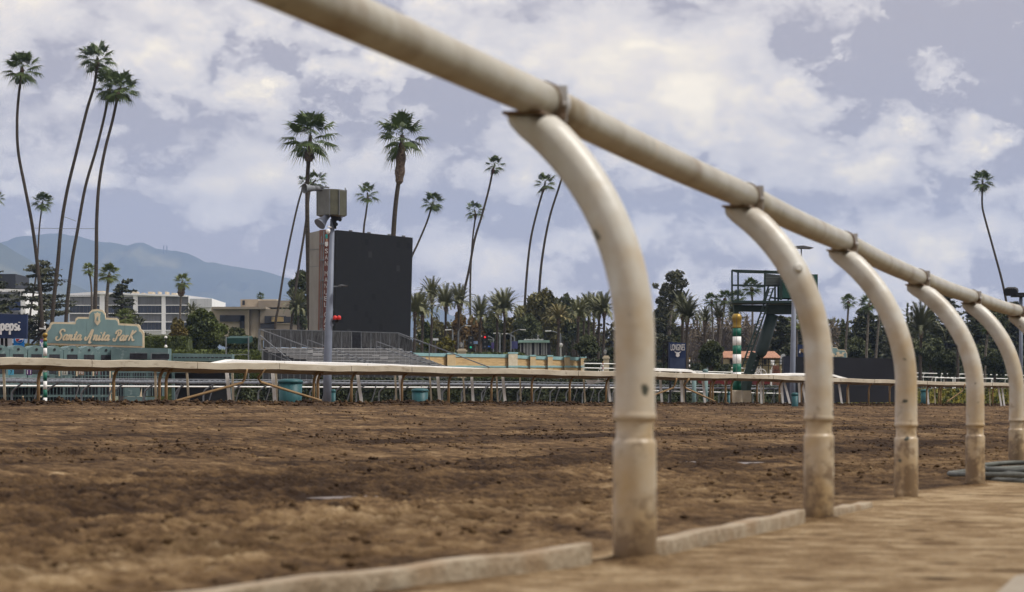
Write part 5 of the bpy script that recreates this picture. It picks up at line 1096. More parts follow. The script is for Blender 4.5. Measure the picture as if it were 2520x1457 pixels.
for k, x, y, D, lab in (('A',962,985,165,'slim lamp bollard on the lawn right of the large park sign'),):
    a = W(k, x, 1050, D); g = thing('lamp_bollard', lab, 'lamp post', (a.x, D, ZG)); mb = MB(); mb.tube([Vector((a.x,D,ZG)), W(k, x, 990, D)], .05, 6); mb.build('post', M_DARK, g)
    mb = MB(); q = W(k, x, 1046, D-.1); mb.lathe((q.x, q.y, q.z), [(.08,0),(.11,.08),(.05,.2)], 8); q = W(k, x, 990, D); mb.lathe((q.x, q.y, q.z), [(.1,0),(.1,.1),(.02,.15)], 8); mb.build('lamp', M_WHITE, g)
# ------------------------------------------------------------------ vegetation
def leafmat(name, c, c2, sc=.35):
    m = mat(name, c, c2, sc, rough=.65, detail=4, lo=.38, hi=.62, coord='Object', spec=.25)
    b = m.node_tree.nodes['Principled BSDF']; return m
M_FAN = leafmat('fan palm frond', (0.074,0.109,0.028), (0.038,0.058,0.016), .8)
M_FANB = leafmat('bright fan palm frond', (0.162,0.186,0.050), (0.068,0.096,0.025), .9)  # brighter green for some of the short palms
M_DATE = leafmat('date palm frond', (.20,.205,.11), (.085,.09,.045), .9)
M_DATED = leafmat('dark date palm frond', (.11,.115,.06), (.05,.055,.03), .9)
M_BARK = mat('palm bark', (.075,.06,.048), (.035,.028,.022), 4, rough=.95, stretch=(.3,.3,3))
M_BARKL = mat('grey palm bark', (.16,.14,.12), (.07,.06,.05), 5, rough=.95, stretch=(.4,.4,2.5))
M_BASE = mat('rust leaf bases', (.085,.038,.028), (.045,.026,.02), 6, rough=.95)
M_SKIRT = mat('shaggy dead fronds', (.20,.15,.115), (.05,.03,.024), 12, rough=.95, lo=.4, hi=.6)
def onb(f):
    f = f/np.linalg.norm(f, axis=-1, keepdims=True); z = np.array([0,0,1.]); s = np.cross(f, z); n = np.linalg.norm(s, axis=-1, keepdims=True); s = np.where(n < 1e-3, np.array([1.,0,0]), s/np.maximum(n, 1e-6)); return f, s, np.cross(s, f)
def fan_crown(seed, n=26, wind=0):
    r_ = np.random.default_rng(seed); V = []; T = []
    def tri(a, b, c): i = len(V); V.extend([a, b, c]); T.append((i, i+1, i+2))
    for k in range(n):
        az = k*2.399+r_.uniform(-.3,.3); u = (k+.5)/n; el = R(82-128*u**.85+r_.uniform(-9,9))
        f = np.array([math.cos(az)*math.cos(el), math.sin(az)*math.cos(el), math.sin(el)]); f[0] += wind*.35; f, s, up = onb(f)
        L = r_.uniform(.36,.50)*(1 if u > .2 else .9); o = f*L+np.array([0,0,-.05*u]); w_ = s*.012
        tri(-w_, w_, o)
        fl = r_.uniform(.42,.58); fold = r_.uniform(.25,.6); nb_ = 17
        pd_ = []
        for j in range(nb_+1):
            ph = R(-118+236*j/nb_); d_ = math.cos(ph)*f+math.sin(ph)*s*.85+up*(-fold*abs(math.sin(ph))*.5); pd_.append(d_/np.linalg.norm(d_))
        for j in range(nb_):
            d0, d1 = pd_[j], pd_[j+1]; dm = (d0+d1)/2; l = fl*(.72+.28*math.cos(R(-118+236*(j+.5)/nb_)))*r_.uniform(.85,1.1)
            a = o; b = o+d0*l*.62; c = o+d1*l*.62; g_ = np.array([0,0,-.02-.05*r_.random()]); tri(a, b+g_*.5, c+g_*.5)
            tip = o+dm*l*r_.uniform(.92,1.12)+np.array([wind*.04,0,-.07-.10*r_.random()-.05*u]); tri(b*.72+c*.28+g_*.5, b*.28+c*.72+g_*.5, tip)
    return npmesh('fan crown', np.array(V), np.array(T))
def date_crown(seed, n=54, wind=0):
    r_ = np.random.default_rng(seed); V = []; T = []
    def tri(a, b, c): i = len(V); V.extend([a, b, c]); T.append((i, i+1, i+2))
    for k in range(n):
        az = k*2.399+r_.uniform(-.3,.3); u = (k+.5)/n; el = R(88-62*u**1.1+r_.uniform(-6,6)); h = np.array([math.cos(az), math.sin(az), 0]); p = np.zeros(3); L = r_.uniform(.85,1.08); m_ = 9; e = el; pts = [p]
        for j in range(m_):
            e -= R(2.5+2.7*j*u); st_ = np.array([h[0]*math.cos(e)+wind*.05*j*.3, h[1]*math.cos(e), math.sin(e)]); p = p+st_*L/m_; pts.append(p)
        side = np.cross(h, [0,0,1.])
        for j in range(m_):
            a, b = pts[j], pts[j+1]; d_ = (b-a)/np.linalg.norm(b-a); w_ = side*.010*(1-j/m_); tri(a-w_, a+w_, b)
            if j < 1: continue
            for q in (0,.33,.66):
                o = a+(b-a)*q; ll = .19*(1-.55*((j+q)/m_)**2)*r_.uniform(.8,1.15)
                for sg in (-1, 1):
                    tip = o+side*sg*ll*.62+d_*ll*.8+np.array([0,0,-.04*r_.random()+.03]); ww = d_*.021; tri(o-ww, o+ww, tip)
    return npmesh('date crown', np.array(V), np.array(T))
FANS = [fan_crown(11+i, 26, (0, .5, -.4, .9)[i]) for i in range(4)]
FANTHIN = [fan_crown(31, 15, .8), fan_crown(32, 14, -.4)]
DATES = [date_crown(51+i, 52, (0, .6, -.3)[i]) for i in range(3)]
def variant(me, m):
    key = me.name+m.name
    if key not in VAR: c = me.copy(); c.materials.clear(); c.materials.append(m); VAR[key] = c
    return VAR[key]
VAR = {}
rp = random.Random(5)
def palm(kind, cx, cy, rad, trunk, D, label, me, m, tw=.2, bark=None, skirt=None, group='tall fan palms', base=None, zs=1.0):
    """cx,cy,rad in survey units; trunk = points downwards"""
    s = D/F; P_ = [W('d', x, y, D) for x, y in trunk]; last = P_[-1]; P_.append(Vector((last.x+(last.x-P_[-2].x)*.3, D, ZG)))
    dy = .25*math.sin(cx)*0; g = thing(kind, label, 'palm tree', (P_[-1].x, D, ZG), group); dt = 0
    P_[0] = W('d', cx, cy+.12*rad, D) if kind == 'fan_palm' else P_[0]; trunk0 = W('d', *trunk[0], D)
    if kind == 'fan_palm' and (trunk0-P_[0]).length > .3: P_.insert(1, trunk0)
    pts = smoothpts(P_, 7); n = len(pts); rs = [tw*(.72+.5*(i/n)**2) for i in range(n)]
    mb = MB(); mb.tube(pts, rs, 9); mb.build('trunk', bark or M_BARK, g, smooth=True)
    o = bpy.data.objects.new('crown', variant(me, m)); COL.objects.link(o); o.parent = g
    o.location = Vector((P_[0].x, D, P_[0].z))-g.location; r = rad*s; o.scale = (r, r, r*zs); o.rotation_euler = (rp.uniform(-.08,.08), rp.uniform(-.08,.08), rp.uniform(0,6.28) if me.name.find('fan') < 0 or True else 0)
    bl = MB(); t0 = trunk0; q = trunk0+(pts[8]-pts[6]).normalized()*.9
    bl.tube([t0+Vector((0,0,.15*r)), t0, t0.lerp(q, .5)], [tw*.8, tw*1.25, tw*.9], 9)
    for k in range(10):
        a_ = k*2.4; e = t0+Vector((math.cos(a_)*tw*1.5, math.sin(a_)*tw*1.5, rp.uniform(-.5,.2)*tw*3)); bl.tube([t0+Vector((0,0,.1)), e], [tw*.35,.02], 4)
    bl.build('leaf_bases', M_BASE if kind == 'fan_palm' else M_SKIRT, g)
    if skirt:
        sk = MB(); L = skirt[1]*s; w_ = skirt[0]*s; z = t0.z; mm = 14; dr = (pts[9]-pts[7]).normalized(); cs = []; rr = []
        k = 0
        for i in range(mm+1): cs.append(t0+dr*(L*i/mm)); rr.append(w_*(.8+.2*math.sin(math.pi*i/mm))*(1+.10*math.sin(i*5.1)))
        rr[-1] *= .55; sk.tube(cs, rr, 12)
        for k in range(240):
            i = rp.randrange(mm); a_ = rp.uniform(0, 6.28); c = cs[i]; d_ = Vector((math.cos(a_), math.sin(a_), 0)); b = c+d_*rr[i]*.85; e = c+d_*rr[i]*rp.uniform(1.15,1.4)+Vector((0,0,rp.uniform(-.1,.28)*w_*1.6)); t_ = Vector((-d_.y, d_.x, 0))*w_*.09
            sk.add([b-t_+Vector((0,0,.05)), b+t_+Vector((0,0,.05)), e], [(0,1,2)])
        sk.build('dead_skirt', M_SKIRT, g, fix=False)
    return g
FPALM = [ # cx,cy,rad, trunk, D, width, crown, thin?, label
 (56,160,46,[(54,176),(46,235),(42,300),(45,375),(62,465),(80,560),(95,680),(104,805)],225,.17,0,'tall fan palm with an S shaped trunk, leftmost in the photo'),
 (240,135,44,[(239,158),(232,210),(214,270),(188,375),(165,470),(150,560),(142,650),(128,795)],225,.18,1,'tallest fan palm of the left group, its crown topmost'),
 (272,205,42,[(268,228),(256,290),(236,370),(210,460),(190,570),(175,660),(162,795)],228,.17,3,'fan palm in the middle of the three leaning together, crown half hidden'),
 (297,208,44,[(290,236),(276,300),(258,370),(244,450),(238,540),(237,640),(234,760)],222,.18,0,'fan palm right of the three leaning together, straighter below'),
 (105,492,26,[(104,504),(97,560),(92,640),(86,700),(72,800)],300,.13,2,'small dark stemmed fan palm beside the leftmost tall one'),
 (-8,482,22,[(-8,495),(-14,600),(-16,760)],300,.13,1,'fan palm just entering at the left edge'),
 (764,322,66,[(762,372),(757,430),(756,520),(758,620),(760,720),(764,830)],205,.23,0,'big fan palm with a wide crown left of the loudspeaker mast'),
 (777,438,30,[(764,462),(756,520),(748,580),(732,680),(716,812)],300,.17,1,'leaning fan palm with its crown just above the horn loudspeaker'),
 (754,442,22,[(746,462),(734,500),(718,570),(700,660),(686,750),(677,812)],310,.16,3,'most strongly leaning fan palm left of the video board'),
 (990,322,62,[(988,365),(983,430),(974,500),(968,580),(964,700),(962,860)],205,.24,2,'big fan palm with a thick shaggy collar behind the video board'),
 (904,470,30,[(905,490),(900,530),(895,570),(890,700),(888,850)],300,.15,1,'small windblown fan palm rising left of the shaggy one'),
 (1066,492,27,[(1062,510),(1050,548),(1028,600),(1012,635),(990,700),(975,860)],300,.15,0,'fan palm bending out from behind the right edge of the video board'),
 (1218,400,26,[(1213,420),(1202,470),(1186,530),(1168,590),(1155,660),(1138,740),(1118,870)],300,.17,3,'tall leaning fan palm crossing a shorter one, right of the board'),
 (1167,512,26,[(1170,532),(1164,580),(1159,650),(1157,740),(1160,865)],310,.14,1,'shorter upright fan palm crossed by the leaning trunk'),
 (1342,444,29,[(1338,464),(1322,520),(1306,590),(1296,680),(1290,780),(1288,870)],300,.17,3,'fan palm with a windswept crown left of the nearest rail post'),
 (1402,384,24,[(1394,402),(1376,460),(1354,530),(1338,610),(1328,700),(1320,870)],302,.17,1,'fan palm whose crown hides behind the near rail bend'),
 (2418,440,28,[(2418,458),(2417,500),(2422,530),(2444,610),(2468,700),(2482,780),(2492,880)],300,.16,2,'lone tall fan palm with a kinked trunk at the far right'),
]
for (cx, cy, rad, tr, D, tw, ci, lab) in FPALM:
    big = rad > 60; thin = rad < 31
    palm('fan_palm', cx, cy, rad*1.38, tr, D, lab, FANTHIN[ci % 2] if thin and ci in (1, 3) else FANS[ci], M_FAN, tw, skirt=None if not big else ((12, 88) if ci == 2 else (12, 26)))
MID = [ # shorter fan palms
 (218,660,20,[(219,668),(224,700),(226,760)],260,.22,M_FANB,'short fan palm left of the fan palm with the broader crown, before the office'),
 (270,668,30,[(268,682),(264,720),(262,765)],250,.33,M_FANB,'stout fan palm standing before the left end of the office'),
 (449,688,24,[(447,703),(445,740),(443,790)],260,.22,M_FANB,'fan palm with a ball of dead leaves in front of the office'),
 (641,727,12,[(641,731),(641,745),(641,790)],420,.16,M_FAN,'tiny distant fan palm over the beige building roof'),
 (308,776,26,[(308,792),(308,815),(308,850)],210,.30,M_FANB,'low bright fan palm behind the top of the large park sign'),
 (1750,735,22,[(1752,742),(1754,800),(1754,890)],240,.20,M_FAN,'fan palm leftmost of the pair left of the patrol tower'),
 (1785,730,25,[(1784,738),(1778,790),(1768,880)],236,.24,M_FAN,'fan palm right of the pair left of the patrol tower'),
 (1849,702,28,[(1850,712),(1852,760),(1850,880)],236,.22,M_FAN,'fan palm seen through the patrol tower railing'),
 (1815,728,25,[(1815,740),(1817,790),(1818,880)],242,.22,M_FAN,'low fan palm behind the left corner of the tower deck'),
 (2089,738,22,[(2088,745),(2085,800),(2080,880)],250,.24,M_FAN,'fan palm with a thick trunk right of the second near post'),
 (2138,742,27,[(2138,752),(2136,800),(2132,885)],246,.26,M_FAN,'fan palm among the cedars right of the slimmer one'),
 (2160,735,24,[(2165,752),(2162,800),(2155,890)],250,.24,M_FAN,'fan palm with its crown behind the third near post'),
 (1960,790,24,[(1960,800),(1962,880)],240,.26,M_FANB,'low palm beside the floodlight mast under the tower'),
 (2432,800,22,[(2432,812),(2425,880)],230,.22,M_FAN,'small fan palm between the last near posts'),
]
for (cx, cy, rad, tr, D, tw, m, lab) in MID:
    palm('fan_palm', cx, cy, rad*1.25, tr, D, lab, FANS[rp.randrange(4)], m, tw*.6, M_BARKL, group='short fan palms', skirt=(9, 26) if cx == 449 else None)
DP = [
 (1022,748,44,235),(1041,756,40,240),(1064,716,38,248),(1098,733,42,244),(1130,730,38,252),(1182,762,40,240),(1225,750,40,250),(1243,745,44,244),
 (1424,762,36,238),(1450,748,34,246),(1463,750,34,252),(1475,758,36,242),(1488,750,40,240),(1438,756,28,256),
 (1681,752,42,205),(1692,764,42,200),(1736,778,28,215),(1770,770,29,220),(1806,762,28,225),(2268,790,56,225),(735,745,36,300),(473,762,22,280),(1376,768,34,235),(2360,812,30,240),
]
DL = ['date palm half hidden by the right edge of the video board','squat date palm nearest the video board edge','upright date palm, highest of the row right of the board','date palm third from the video board in the row','date palm whose fronds touch the long leaning trunk','single date palm right of the two crossing trunks','left one of a close pair of date palms left of the broad green trees','right one of a close pair of date palms left of the broad green trees',
 'leftmost date palm of the dense clump by the nearest post','date palm with a slim trunk second in the dense clump','date palm in the middle of the dense clump by the nearest post','date palm fourth in the dense clump','rightmost date palm of the clump touching the nearest post','date palm at the back of the dense clump','large date palm right behind the blue race board','large date palm overlapping the one by the race board','small date palm with upswept fronds right of the round bush','slender date palm between the two fan palms','date palm behind the left leg of the tower deck','large spiky date palm between the second and third near posts','feathery palm between the beige building and the video board','small feathery palm at the right end of the office','drooping golden date palm before the broad green trees','date palm low among the right hand cedars']
for i, (x, y, r, D) in enumerate(DP):
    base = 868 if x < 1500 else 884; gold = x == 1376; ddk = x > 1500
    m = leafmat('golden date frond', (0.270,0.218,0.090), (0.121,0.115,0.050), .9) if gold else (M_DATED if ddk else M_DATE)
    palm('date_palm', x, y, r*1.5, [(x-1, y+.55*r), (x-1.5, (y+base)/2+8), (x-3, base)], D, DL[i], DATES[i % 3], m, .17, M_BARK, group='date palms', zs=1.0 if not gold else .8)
# leaf clouds
def leafcloud(name, blobs, size, n, m, parent, sliver=False, flat=0, seed=0, shell=.55):
    """blobs [(x,y,z,rx,ry,rz)] world; n quads in total"""
    r_ = np.random.default_rng(seed+len(blobs)); B = np.array(blobs, float); vol = (B[:,3]*B[:,4]*B[:,5])**.67; pick = r_.choice(len(B), n, p=vol/vol.sum())
    d_ = r_.normal(size=(n,3)); d_ /= np.linalg.norm(d_, axis=1, keepdims=True); rad = r_.random(n)**(1/3)*(1-shell)+shell*(.72+.34*r_.random(n)**1.0); C = B[pick,:3]+d_*rad[:,None]*B[pick,3:]
    a = r_.normal(size=(n,3)); 
    if flat: a[:,2] *= (1-flat)
    a /= np.linalg.norm(a, axis=1, keepdims=True); b = r_.normal(size=(n,3)); 
    if flat: b[:,2] *= (1-flat)
    b -= a*(a*b).sum(1, keepdims=True); b /= np.linalg.norm(b, axis=1, keepdims=True)
    s = size*r_.uniform(.5,1.3,n)[:,None]; w_ = s*(.55 if not sliver else .10)
    off = np.array(parent.location) if parent else 0; C = C-off
    V = np.stack([C-a*s, C-b*w_+a*s*.1, C+a*s, C+b*w_-a*s*.1], 1).reshape(-1,3); Fc = np.arange(4*n).reshape(n,4)
    return link(name, npmesh(name, V, Fc), m, parent)
TREEN = [0]
def tree(kind, label, x, ytop, hw, ybot, D, m, n=2600, size=.32, seed=1, nb=14, shape='round', group='trees beyond the infield', bark=None, cat='tree', gaps=0):
    s = D/F; zt = W('d', x, ytop, D).z; zb = W('d', x, ybot, D).z; w_ = hw*s; c = W('d', x, ybot, D); g = thing(kind, label, cat, (c.x, D, ZG), group); r_ = np.random.default_rng(seed*13+5)
    H = zt-zb; blobs = []
    for k in range(nb):
        u = (k+.5)/nb
        if shape == 'round': wz = math.sin(math.pi*min(.95, max(.12, .15+u*.75)))
        elif shape == 'tall': wz = .5+.5*math.sin(math.pi*u*.9)
        elif shape == 'cone': wz = 1.05-u
        else: wz = 1
        z = zb+H*(.08+.86*u); a_ = k*2.4; rr = w_*wz; q = r_.uniform(.25,.75); bz = min(H*.16, w_*.5)*r_.uniform(.7,1.25)
        bx = min(rr*.62, max(bz*1.5, rr*.45))*r_.uniform(.8,1.15)
        blobs.append((c.x+math.cos(a_)*rr*q, D+math.sin(a_)*rr*q*.8, min(z, zt-bz*.8), bx, bx*.9, bz))
    leafcloud('crown', blobs, size*.72, int(n*2.0), m, g, seed=seed)
    mb = MB(); tt = Vector((c.x, D, zb+H*.55)); mb.tube([Vector((c.x, D, ZG)), Vector((c.x+.1, D, zb+H*.2)), tt], [.045*w_+.16, .035*w_+.12, .06], 7)
    for b in blobs[::2]: mb.tube([Vector((c.x+.05, D, zb+H*.18)), Vector((b[0], b[1], b[2]))], [.10,.03], 5)
    mb.build('trunk', bark or M_BARK, g); return g
def cedar(label, x, ytop, hw, ybot, D, m, layers=16, seed=1, per=9, size=.30, top=.12, skew=0):
    s = D/F; c = W('d', x, ybot, D); zt = W('d', x, ytop, D).z; zb = c.z; H = zt-zb; g = thing('cedar_tree', label, 'conifer', (c.x, D, ZG), 'conifers beyond the infield'); r_ = np.random.default_rng(seed*7+3)
    mb = MB(); mb.tube([Vector((c.x, D, ZG)), Vector((c.x, D, zb+H*.5)), Vector((c.x, D, zt-.2))], [.42,.28,.05], 7); bl = []
    for k in range(layers):
        u = (k+.5)/layers; L0 = hw*s*(top+(1-top)*(1-u)**.65)
        for j in range(per):
            az = r_.uniform(0, 6.28); L = L0*r_.uniform(.45,1.1); z = zb+H*u+r_.uniform(-.3,.3); p0 = Vector((c.x, D, z)); tip = Vector((c.x+math.cos(az)*L+skew*L*.3, D+math.sin(az)*L, z+L*r_.uniform(-.06,.16)))
            mb.tube([p0, tip], [.07,.015], 4)
            for q in (.4,.62,.82,.98): 
                pp = p0.lerp(tip, q); rr = L*.17+.22; bl.append((pp.x, pp.y, pp.z+r_.uniform(-.1,.1), rr, rr, .13+.03*rr))
    leafcloud('crown', bl, size, int(len(bl)*20), m, g, flat=.55, seed=seed, shell=.2)
    mb.build('trunk', M_BARK, g); return g
def twig_mesh(seed, depth=5):
    r_ = random.Random(seed); mb = MB()
    def go(p, d_, L, r, k):
        q = p+d_*L; mb.tube([p, (p+q)/2+Vector((r_.uniform(-.03,.03)*L, r_.uniform(-.03,.03)*L, 0)), q], [r, r*.85, r*.7], 3 if k < 4 else 5, cap=False)
        if k == 0: return
        for j in range(3 if k > 1 else 4):
            dd_ = (d_+Vector((r_.uniform(-.75,.75), r_.uniform(-.75,.75), r_.uniform(-.15,.55)))).normalized(); go(q if j else p.lerp(q, .7), dd_, L*r_.uniform(.62,.86), r*.6, k-1)
    go(Vector((0,0,0)), Vector((0,0,1)), .26, .017, depth); me = bpy.data.meshes.new('twigs'); me.from_pydata(mb.v, [], mb.f); return me
TWIGS = [twig_mesh(3), twig_mesh(8), twig_mesh(21)]
M_TWIG = mat('bare grey brown twigs', (.12,.095,.085), (.06,.048,.042), 2, rough=.95); M_TWIGP = mat('pinkish bare twigs', (.30,.215,.185), (.18,.13,.11), 2, rough=.95)
def bare(label, x, ytop, hw, D, i, m, ybot=885):
    c = W('d', x, ybot, D); zt = W('d', x, ytop, D).z; g = thing('bare_tree', label, 'bare tree', (c.x, D, ZG), 'bare trees beyond the infield'); H = zt-ZG; s = H*.98
    o = bpy.data.objects.new('branches', variant(TWIGS[i % 3], m)); COL.objects.link(o); o.parent = g; zs = s/1.02; ws = hw*D/F/.5; o.scale = (ws, ws, zs); o.rotation_euler = (0,0,i*1.7)
    mb = MB(); mb.tube([Vector((c.x, D, ZG)), Vector((c.x, D, ZG+H*.2))], [.2,.14], 6); mb.build('trunk', m, g)
L_DARK = leafmat('dark evergreen leaves', (.092,.105,.04), (.036,.046,.02)); L_OLIVE = leafmat('olive leaves', (0.142,0.128,0.042), (0.057,0.058,0.020)); L_BRONZE = leafmat('bronze leaves', (0.182,0.109,0.035), (0.061,0.051,0.020)); L_CED = leafmat('cedar needles', (0.084,0.092,0.045), (0.030,0.036,0.018)); L_BLUE = leafmat('grey cedar needles', (0.115,0.122,0.075), (0.047,0.054,0.032)); L_MID = leafmat('mid green leaves', (0.088,0.109,0.020), (0.030,0.041,0.010)); L_EUC = leafmat('eucalyptus leaves', (0.081,0.083,0.040), (0.030,0.033,0.018))
tree('broadleaf_tree','broad dark green tree, tallest of the mass left of the nearest post',1335,716,62,872,300,L_OLIVE,5200,.38,3,20)
tree('broadleaf_tree','dense dark evergreen beside the broad tree, topped by a lobe',1395,724,42,872,310,L_DARK,3600,.36,4,16)
tree('broadleaf_tree','rounded olive tree low in front of the tallest green tree',1300,775,45,872,285,L_DARK,3000,.34,5,12)
tree('broadleaf_tree','low dark tree behind the golden date palm',1420,770,40,880,300,L_DARK,2600,.34,6,12)
tree('broadleaf_tree','bronze tinged tree left of the two crossing trunks',1130,768,26,868,290,L_BRONZE,1800,.32,7,10)
tree('broadleaf_tree','bronze and green tree behind the single date palm',1168,780,30,868,300,L_BRONZE,2000,.32,8,10)
tree('broadleaf_tree','dark leafy tree between two date palms left of the long leaning trunk',1078,792,28,868,300,L_OLIVE,1700,.32,9,10)
tree('broadleaf_tree','shaggy green tree between the single date palm and the pair',1208,770,30,868,300,L_DARK,2200,.34,10,12)
tree('broadleaf_tree','olive tree behind the pair of date palms',1252,784,36,870,305,L_OLIVE,2200,.34,11,12)
tree('broadleaf_tree','low light green shrub tree at the edge of the video board',1052,795,20,868,270,L_MID,1100,.3,12,8)
EU = thing('eucalyptus_tree', 'tall ragged eucalyptus just right of the nearest post', 'tree', (W('d',1650,870,270).x, 270, ZG), 'trees beyond the infield')
eb = [(1652,684,15),(1670,676,11),(1682,695,12),(1664,703,15),(1643,706,12),(1634,722,13),(1652,728,16),(1676,724,12),(1667,745,13),(1640,750,15),(1622,742,10),(1630,772,17),(1655,775,14),(1618,800,18),(1642,805,18),(1610,835,18),(1640,840,20),(1668,812,12),(1612,705,7)]
leafcloud('crown', [(W('d',a,b,270).x, 270+(i*37 % 5)-2.5, W('d',a,b,270).z, c*270/F*1.25, c*270/F*1.2, c*270/F*.95) for i,(a,b,c) in enumerate(eb)], .2, 4600, L_EUC, EU, seed=77, shell=.05)
mb = MB(); q0 = Vector((W('d',1650,870,270).x, 270, ZG)); q1 = W('d',1645,800,270); mb.tube([q0, q1, W('d',1655,740,270), W('d',1660,680,270)], [.35,.28,.18,.05], 7)
for a, b, c in eb[::2]: mb.tube([W('d',1648+(b-740)*-.05,min(b+30,850),270), W('d',a,b,270)], [.09,.03], 5)
mb.build('trunk', M_BARKL, EU)
tree('eucalyptus_tree','darker eucalyptus mass below the ragged crown',1630,752,44,885,275,L_DARK,2600,.36,14,15,'round')
tree('round_bush','dark round bush left of the thick striped pole',1748,840,42,905,195,L_DARK,3200,.22,15,12,'round','bushes around the infield',cat='bush')
tree('broadleaf_tree','dark tree between video board and beige building',738,664,30,815,320,L_DARK,2000,.36,16,12,'tall')
tree('round_bush','big rounded green shrub left of the beige building',500,762,54,868,230,L_MID,5200,.26,17,16,'round','bushes around the infield',cat='bush')
tree('round_bush','reddish brown shrub at the left flank of the big green one',438,785,26,862,228,leafmat('russet leaves', (0.176,0.128,0.030), (0.054,0.058,0.015)),1800,.24,18,10,'round','bushes around the infield',cat='bush')
tree('round_bush','dark shrub in front of the beige building wall',582,808,34,870,220,L_DARK,2400,.24,19,10,'round','bushes around the infield',cat='bush')
tree('round_bush','lower dark shrub touching the bleachers fence',622,830,26,880,210,L_DARK,1700,.24,20,10,'round','bushes around the infield',cat='bush')
tree('small_tree','small leafy tree in front of the dense date palm clump',1447,826,36,880,215,L_DARK,1900,.26,21,10,'round','bushes around the infield')
tree('round_bush','dark clipped bush behind the second lantern',1505,858,18,895,205,L_DARK,700,.22,22,6,'round','bushes around the infield',cat='bush')
tree('round_bush','yellow green bush behind the railing at the first lantern',1100,832,30,868,225,leafmat('yellow green leaves', (0.189,0.166,0.030), (0.081,0.077,0.020)),1200,.24,23,8,'round','bushes around the infield',cat='bush')
cedar('layered grey green cedar behind the leftmost tall palms',100,642,98,862,262,L_BLUE,14,1,8,.19,.25)
cedar('cedar reaching in from the left edge',-20,668,72,862,270,L_CED,13,2,8,.19,.3)
cedar('dark cedar in front of the office behind the park sign',300,690,60,862,280,L_CED,11,3,6,.19,.2,.5)
cedar('spreading cedar right of the second near post, with layered boughs',2135,762,72,905,275,L_CED,13,4,9,.19,.2)
cedar('broad cedar between the second and third near posts',2215,800,62,905,262,L_BLUE,10,5,9,.19,.3)
cedar('tall dark cedar behind the third near post',2330,700,62,905,290,L_CED,16,6,9,.19,.12)
cedar('cedar filling the gap between the last posts',2405,745,58,905,280,L_CED,13,7,9,.19,.2)
cedar('dark cedar at the right edge behind the mast',2500,745,56,905,290,L_CED,13,8,9,.19,.2)
cedar('cedar behind the tower legs and the floodlight mast',1925,782,50,905,255,L_CED,10,9,9,.19,.3)
cedar('low cedar left of the one behind the tower legs',1985,800,48,905,262,L_BLUE,9,10,8,.19,.35)
tree('cypress_tree','small pointed cypress right of the second near post',2075,782,14,880,260,L_DARK,700,.28,31,9,'cone')
tree('cypress_tree','thin spire of a conifer left of the large spiky palm',2233,738,10,860,280,L_DARK,420,.28,32,9,'cone')
tree('cypress_tree','shorter spire beside the thin conifer spire',2243,748,9,860,282,L_DARK,360,.28,33,8,'cone')
tree('conifer_tree','dark dense conifer behind the fourth near post',2290,722,30,880,300,L_DARK,2200,.34,34,14,'cone')
tree('conifer_tree','dense dark trees at the far right under the near rail',2455,742,60,890,310,L_DARK,3600,.36,35,16,'round')
tree('broadleaf_tree','dark tree mass right of the second near post bottom',2105,830,60,905,268,L_DARK,2800,.32,36,12)
tree('broadleaf_tree','dark understorey tree behind the third near post',2290,835,70,905,258,L_DARK,3200,.32,37,12)
tree('broadleaf_tree','dark understorey tree left of the last near post',2400,850,60,905,262,L_DARK,2600,.32,38,12)
BL = [(1700,760,60),(1745,775,55),(1790,755,60),(1835,765,55),(1880,770,55),(1725,790,50),(1860,785,50),(1815,780,55)]
BLB = ['bare tree behind the large date palms','bare tree left of the patrol tower, lowest branches spread','bare tree whose twigs meet the tower deck','bare tree behind the tower ladder','bare tree right of the leaning tower column','bare tree behind the dark round bush','bare tree behind the leaning column of the tower','bare tree behind the thick striped pole']
for i, (x, y, hw) in enumerate(BL): bare(BLB[i], x, y, hw, 290+6*i, i, M_TWIG)
BP = [(1060,805,34),(1190,790,34),(1290,800,30),(1385,800,34),(1415,780,40),(1510,780,34),(1540,770,34),(1215,800,30)]
BPB = ['pinkish bare tree low behind the date palms at the board','pinkish bare tree behind the red signal','bare tree left of the kiosk behind the lamps','bare tree right of the kiosk','tall bare tree before the dense palm clump','bare tree right of the dense palm clump','bare tree touching the nearest post','pinkish bare tree between the red signal and palms']
for i, (x, y, hw) in enumerate(BP): bare(BPB[i], x, y, hw, 276+5*i, i+1, M_TWIGP if i in (0,1,7) else M_TWIG)
# far woods that read as one mass behind the single trees
def woods(name, label, x0, x1, yt, D, m, n, size, sliver, seed):
    r_ = np.random.default_rng(seed); bl = []; x = x0
    while x < x1:
        y = yt+r_.uniform(-22, 16); c = W('d', x, y, D); h = (c.z-ZG)/2; w_ = r_.uniform(14, 24)*D/F; bl.append((c.x, D+r_.uniform(-3, 3), ZG+h, w_, 3, h)); bl.append((c.x+r_.uniform(-.5,.5), D, ZG+h*1.5, w_*.7, 2.5, h*.6)); x += r_.uniform(9, 15)
    g = leafcloud(name, bl, size, n, m, None, sliver, seed=seed, shell=.3); tag(g, label, 'woods', kind='stuff')
woods('far_woods', 'brownish olive band of woods behind the date palms and street lamps', 1030, 1570, 800, 345, leafmat('far olive leaves', (0.135,0.122,0.050), (0.061,0.058,0.025), .25), 15000, .42, False, 3)
woods('far_thicket', 'greyish brown thicket of bare twigs behind the patrol tower', 1600, 2070, 800, 345, leafmat('far twigs', (0.176,0.141,0.090), (0.081,0.064,0.042), .3), 20000, .8, True, 4)
woods('far_woods', 'dark green band of woods behind the cedars at the right', 2040, 2560, 790, 350, leafmat('far dark leaves', (0.068,0.074,0.034), (0.030,0.036,0.018), .25), 14000, .42, False, 5)
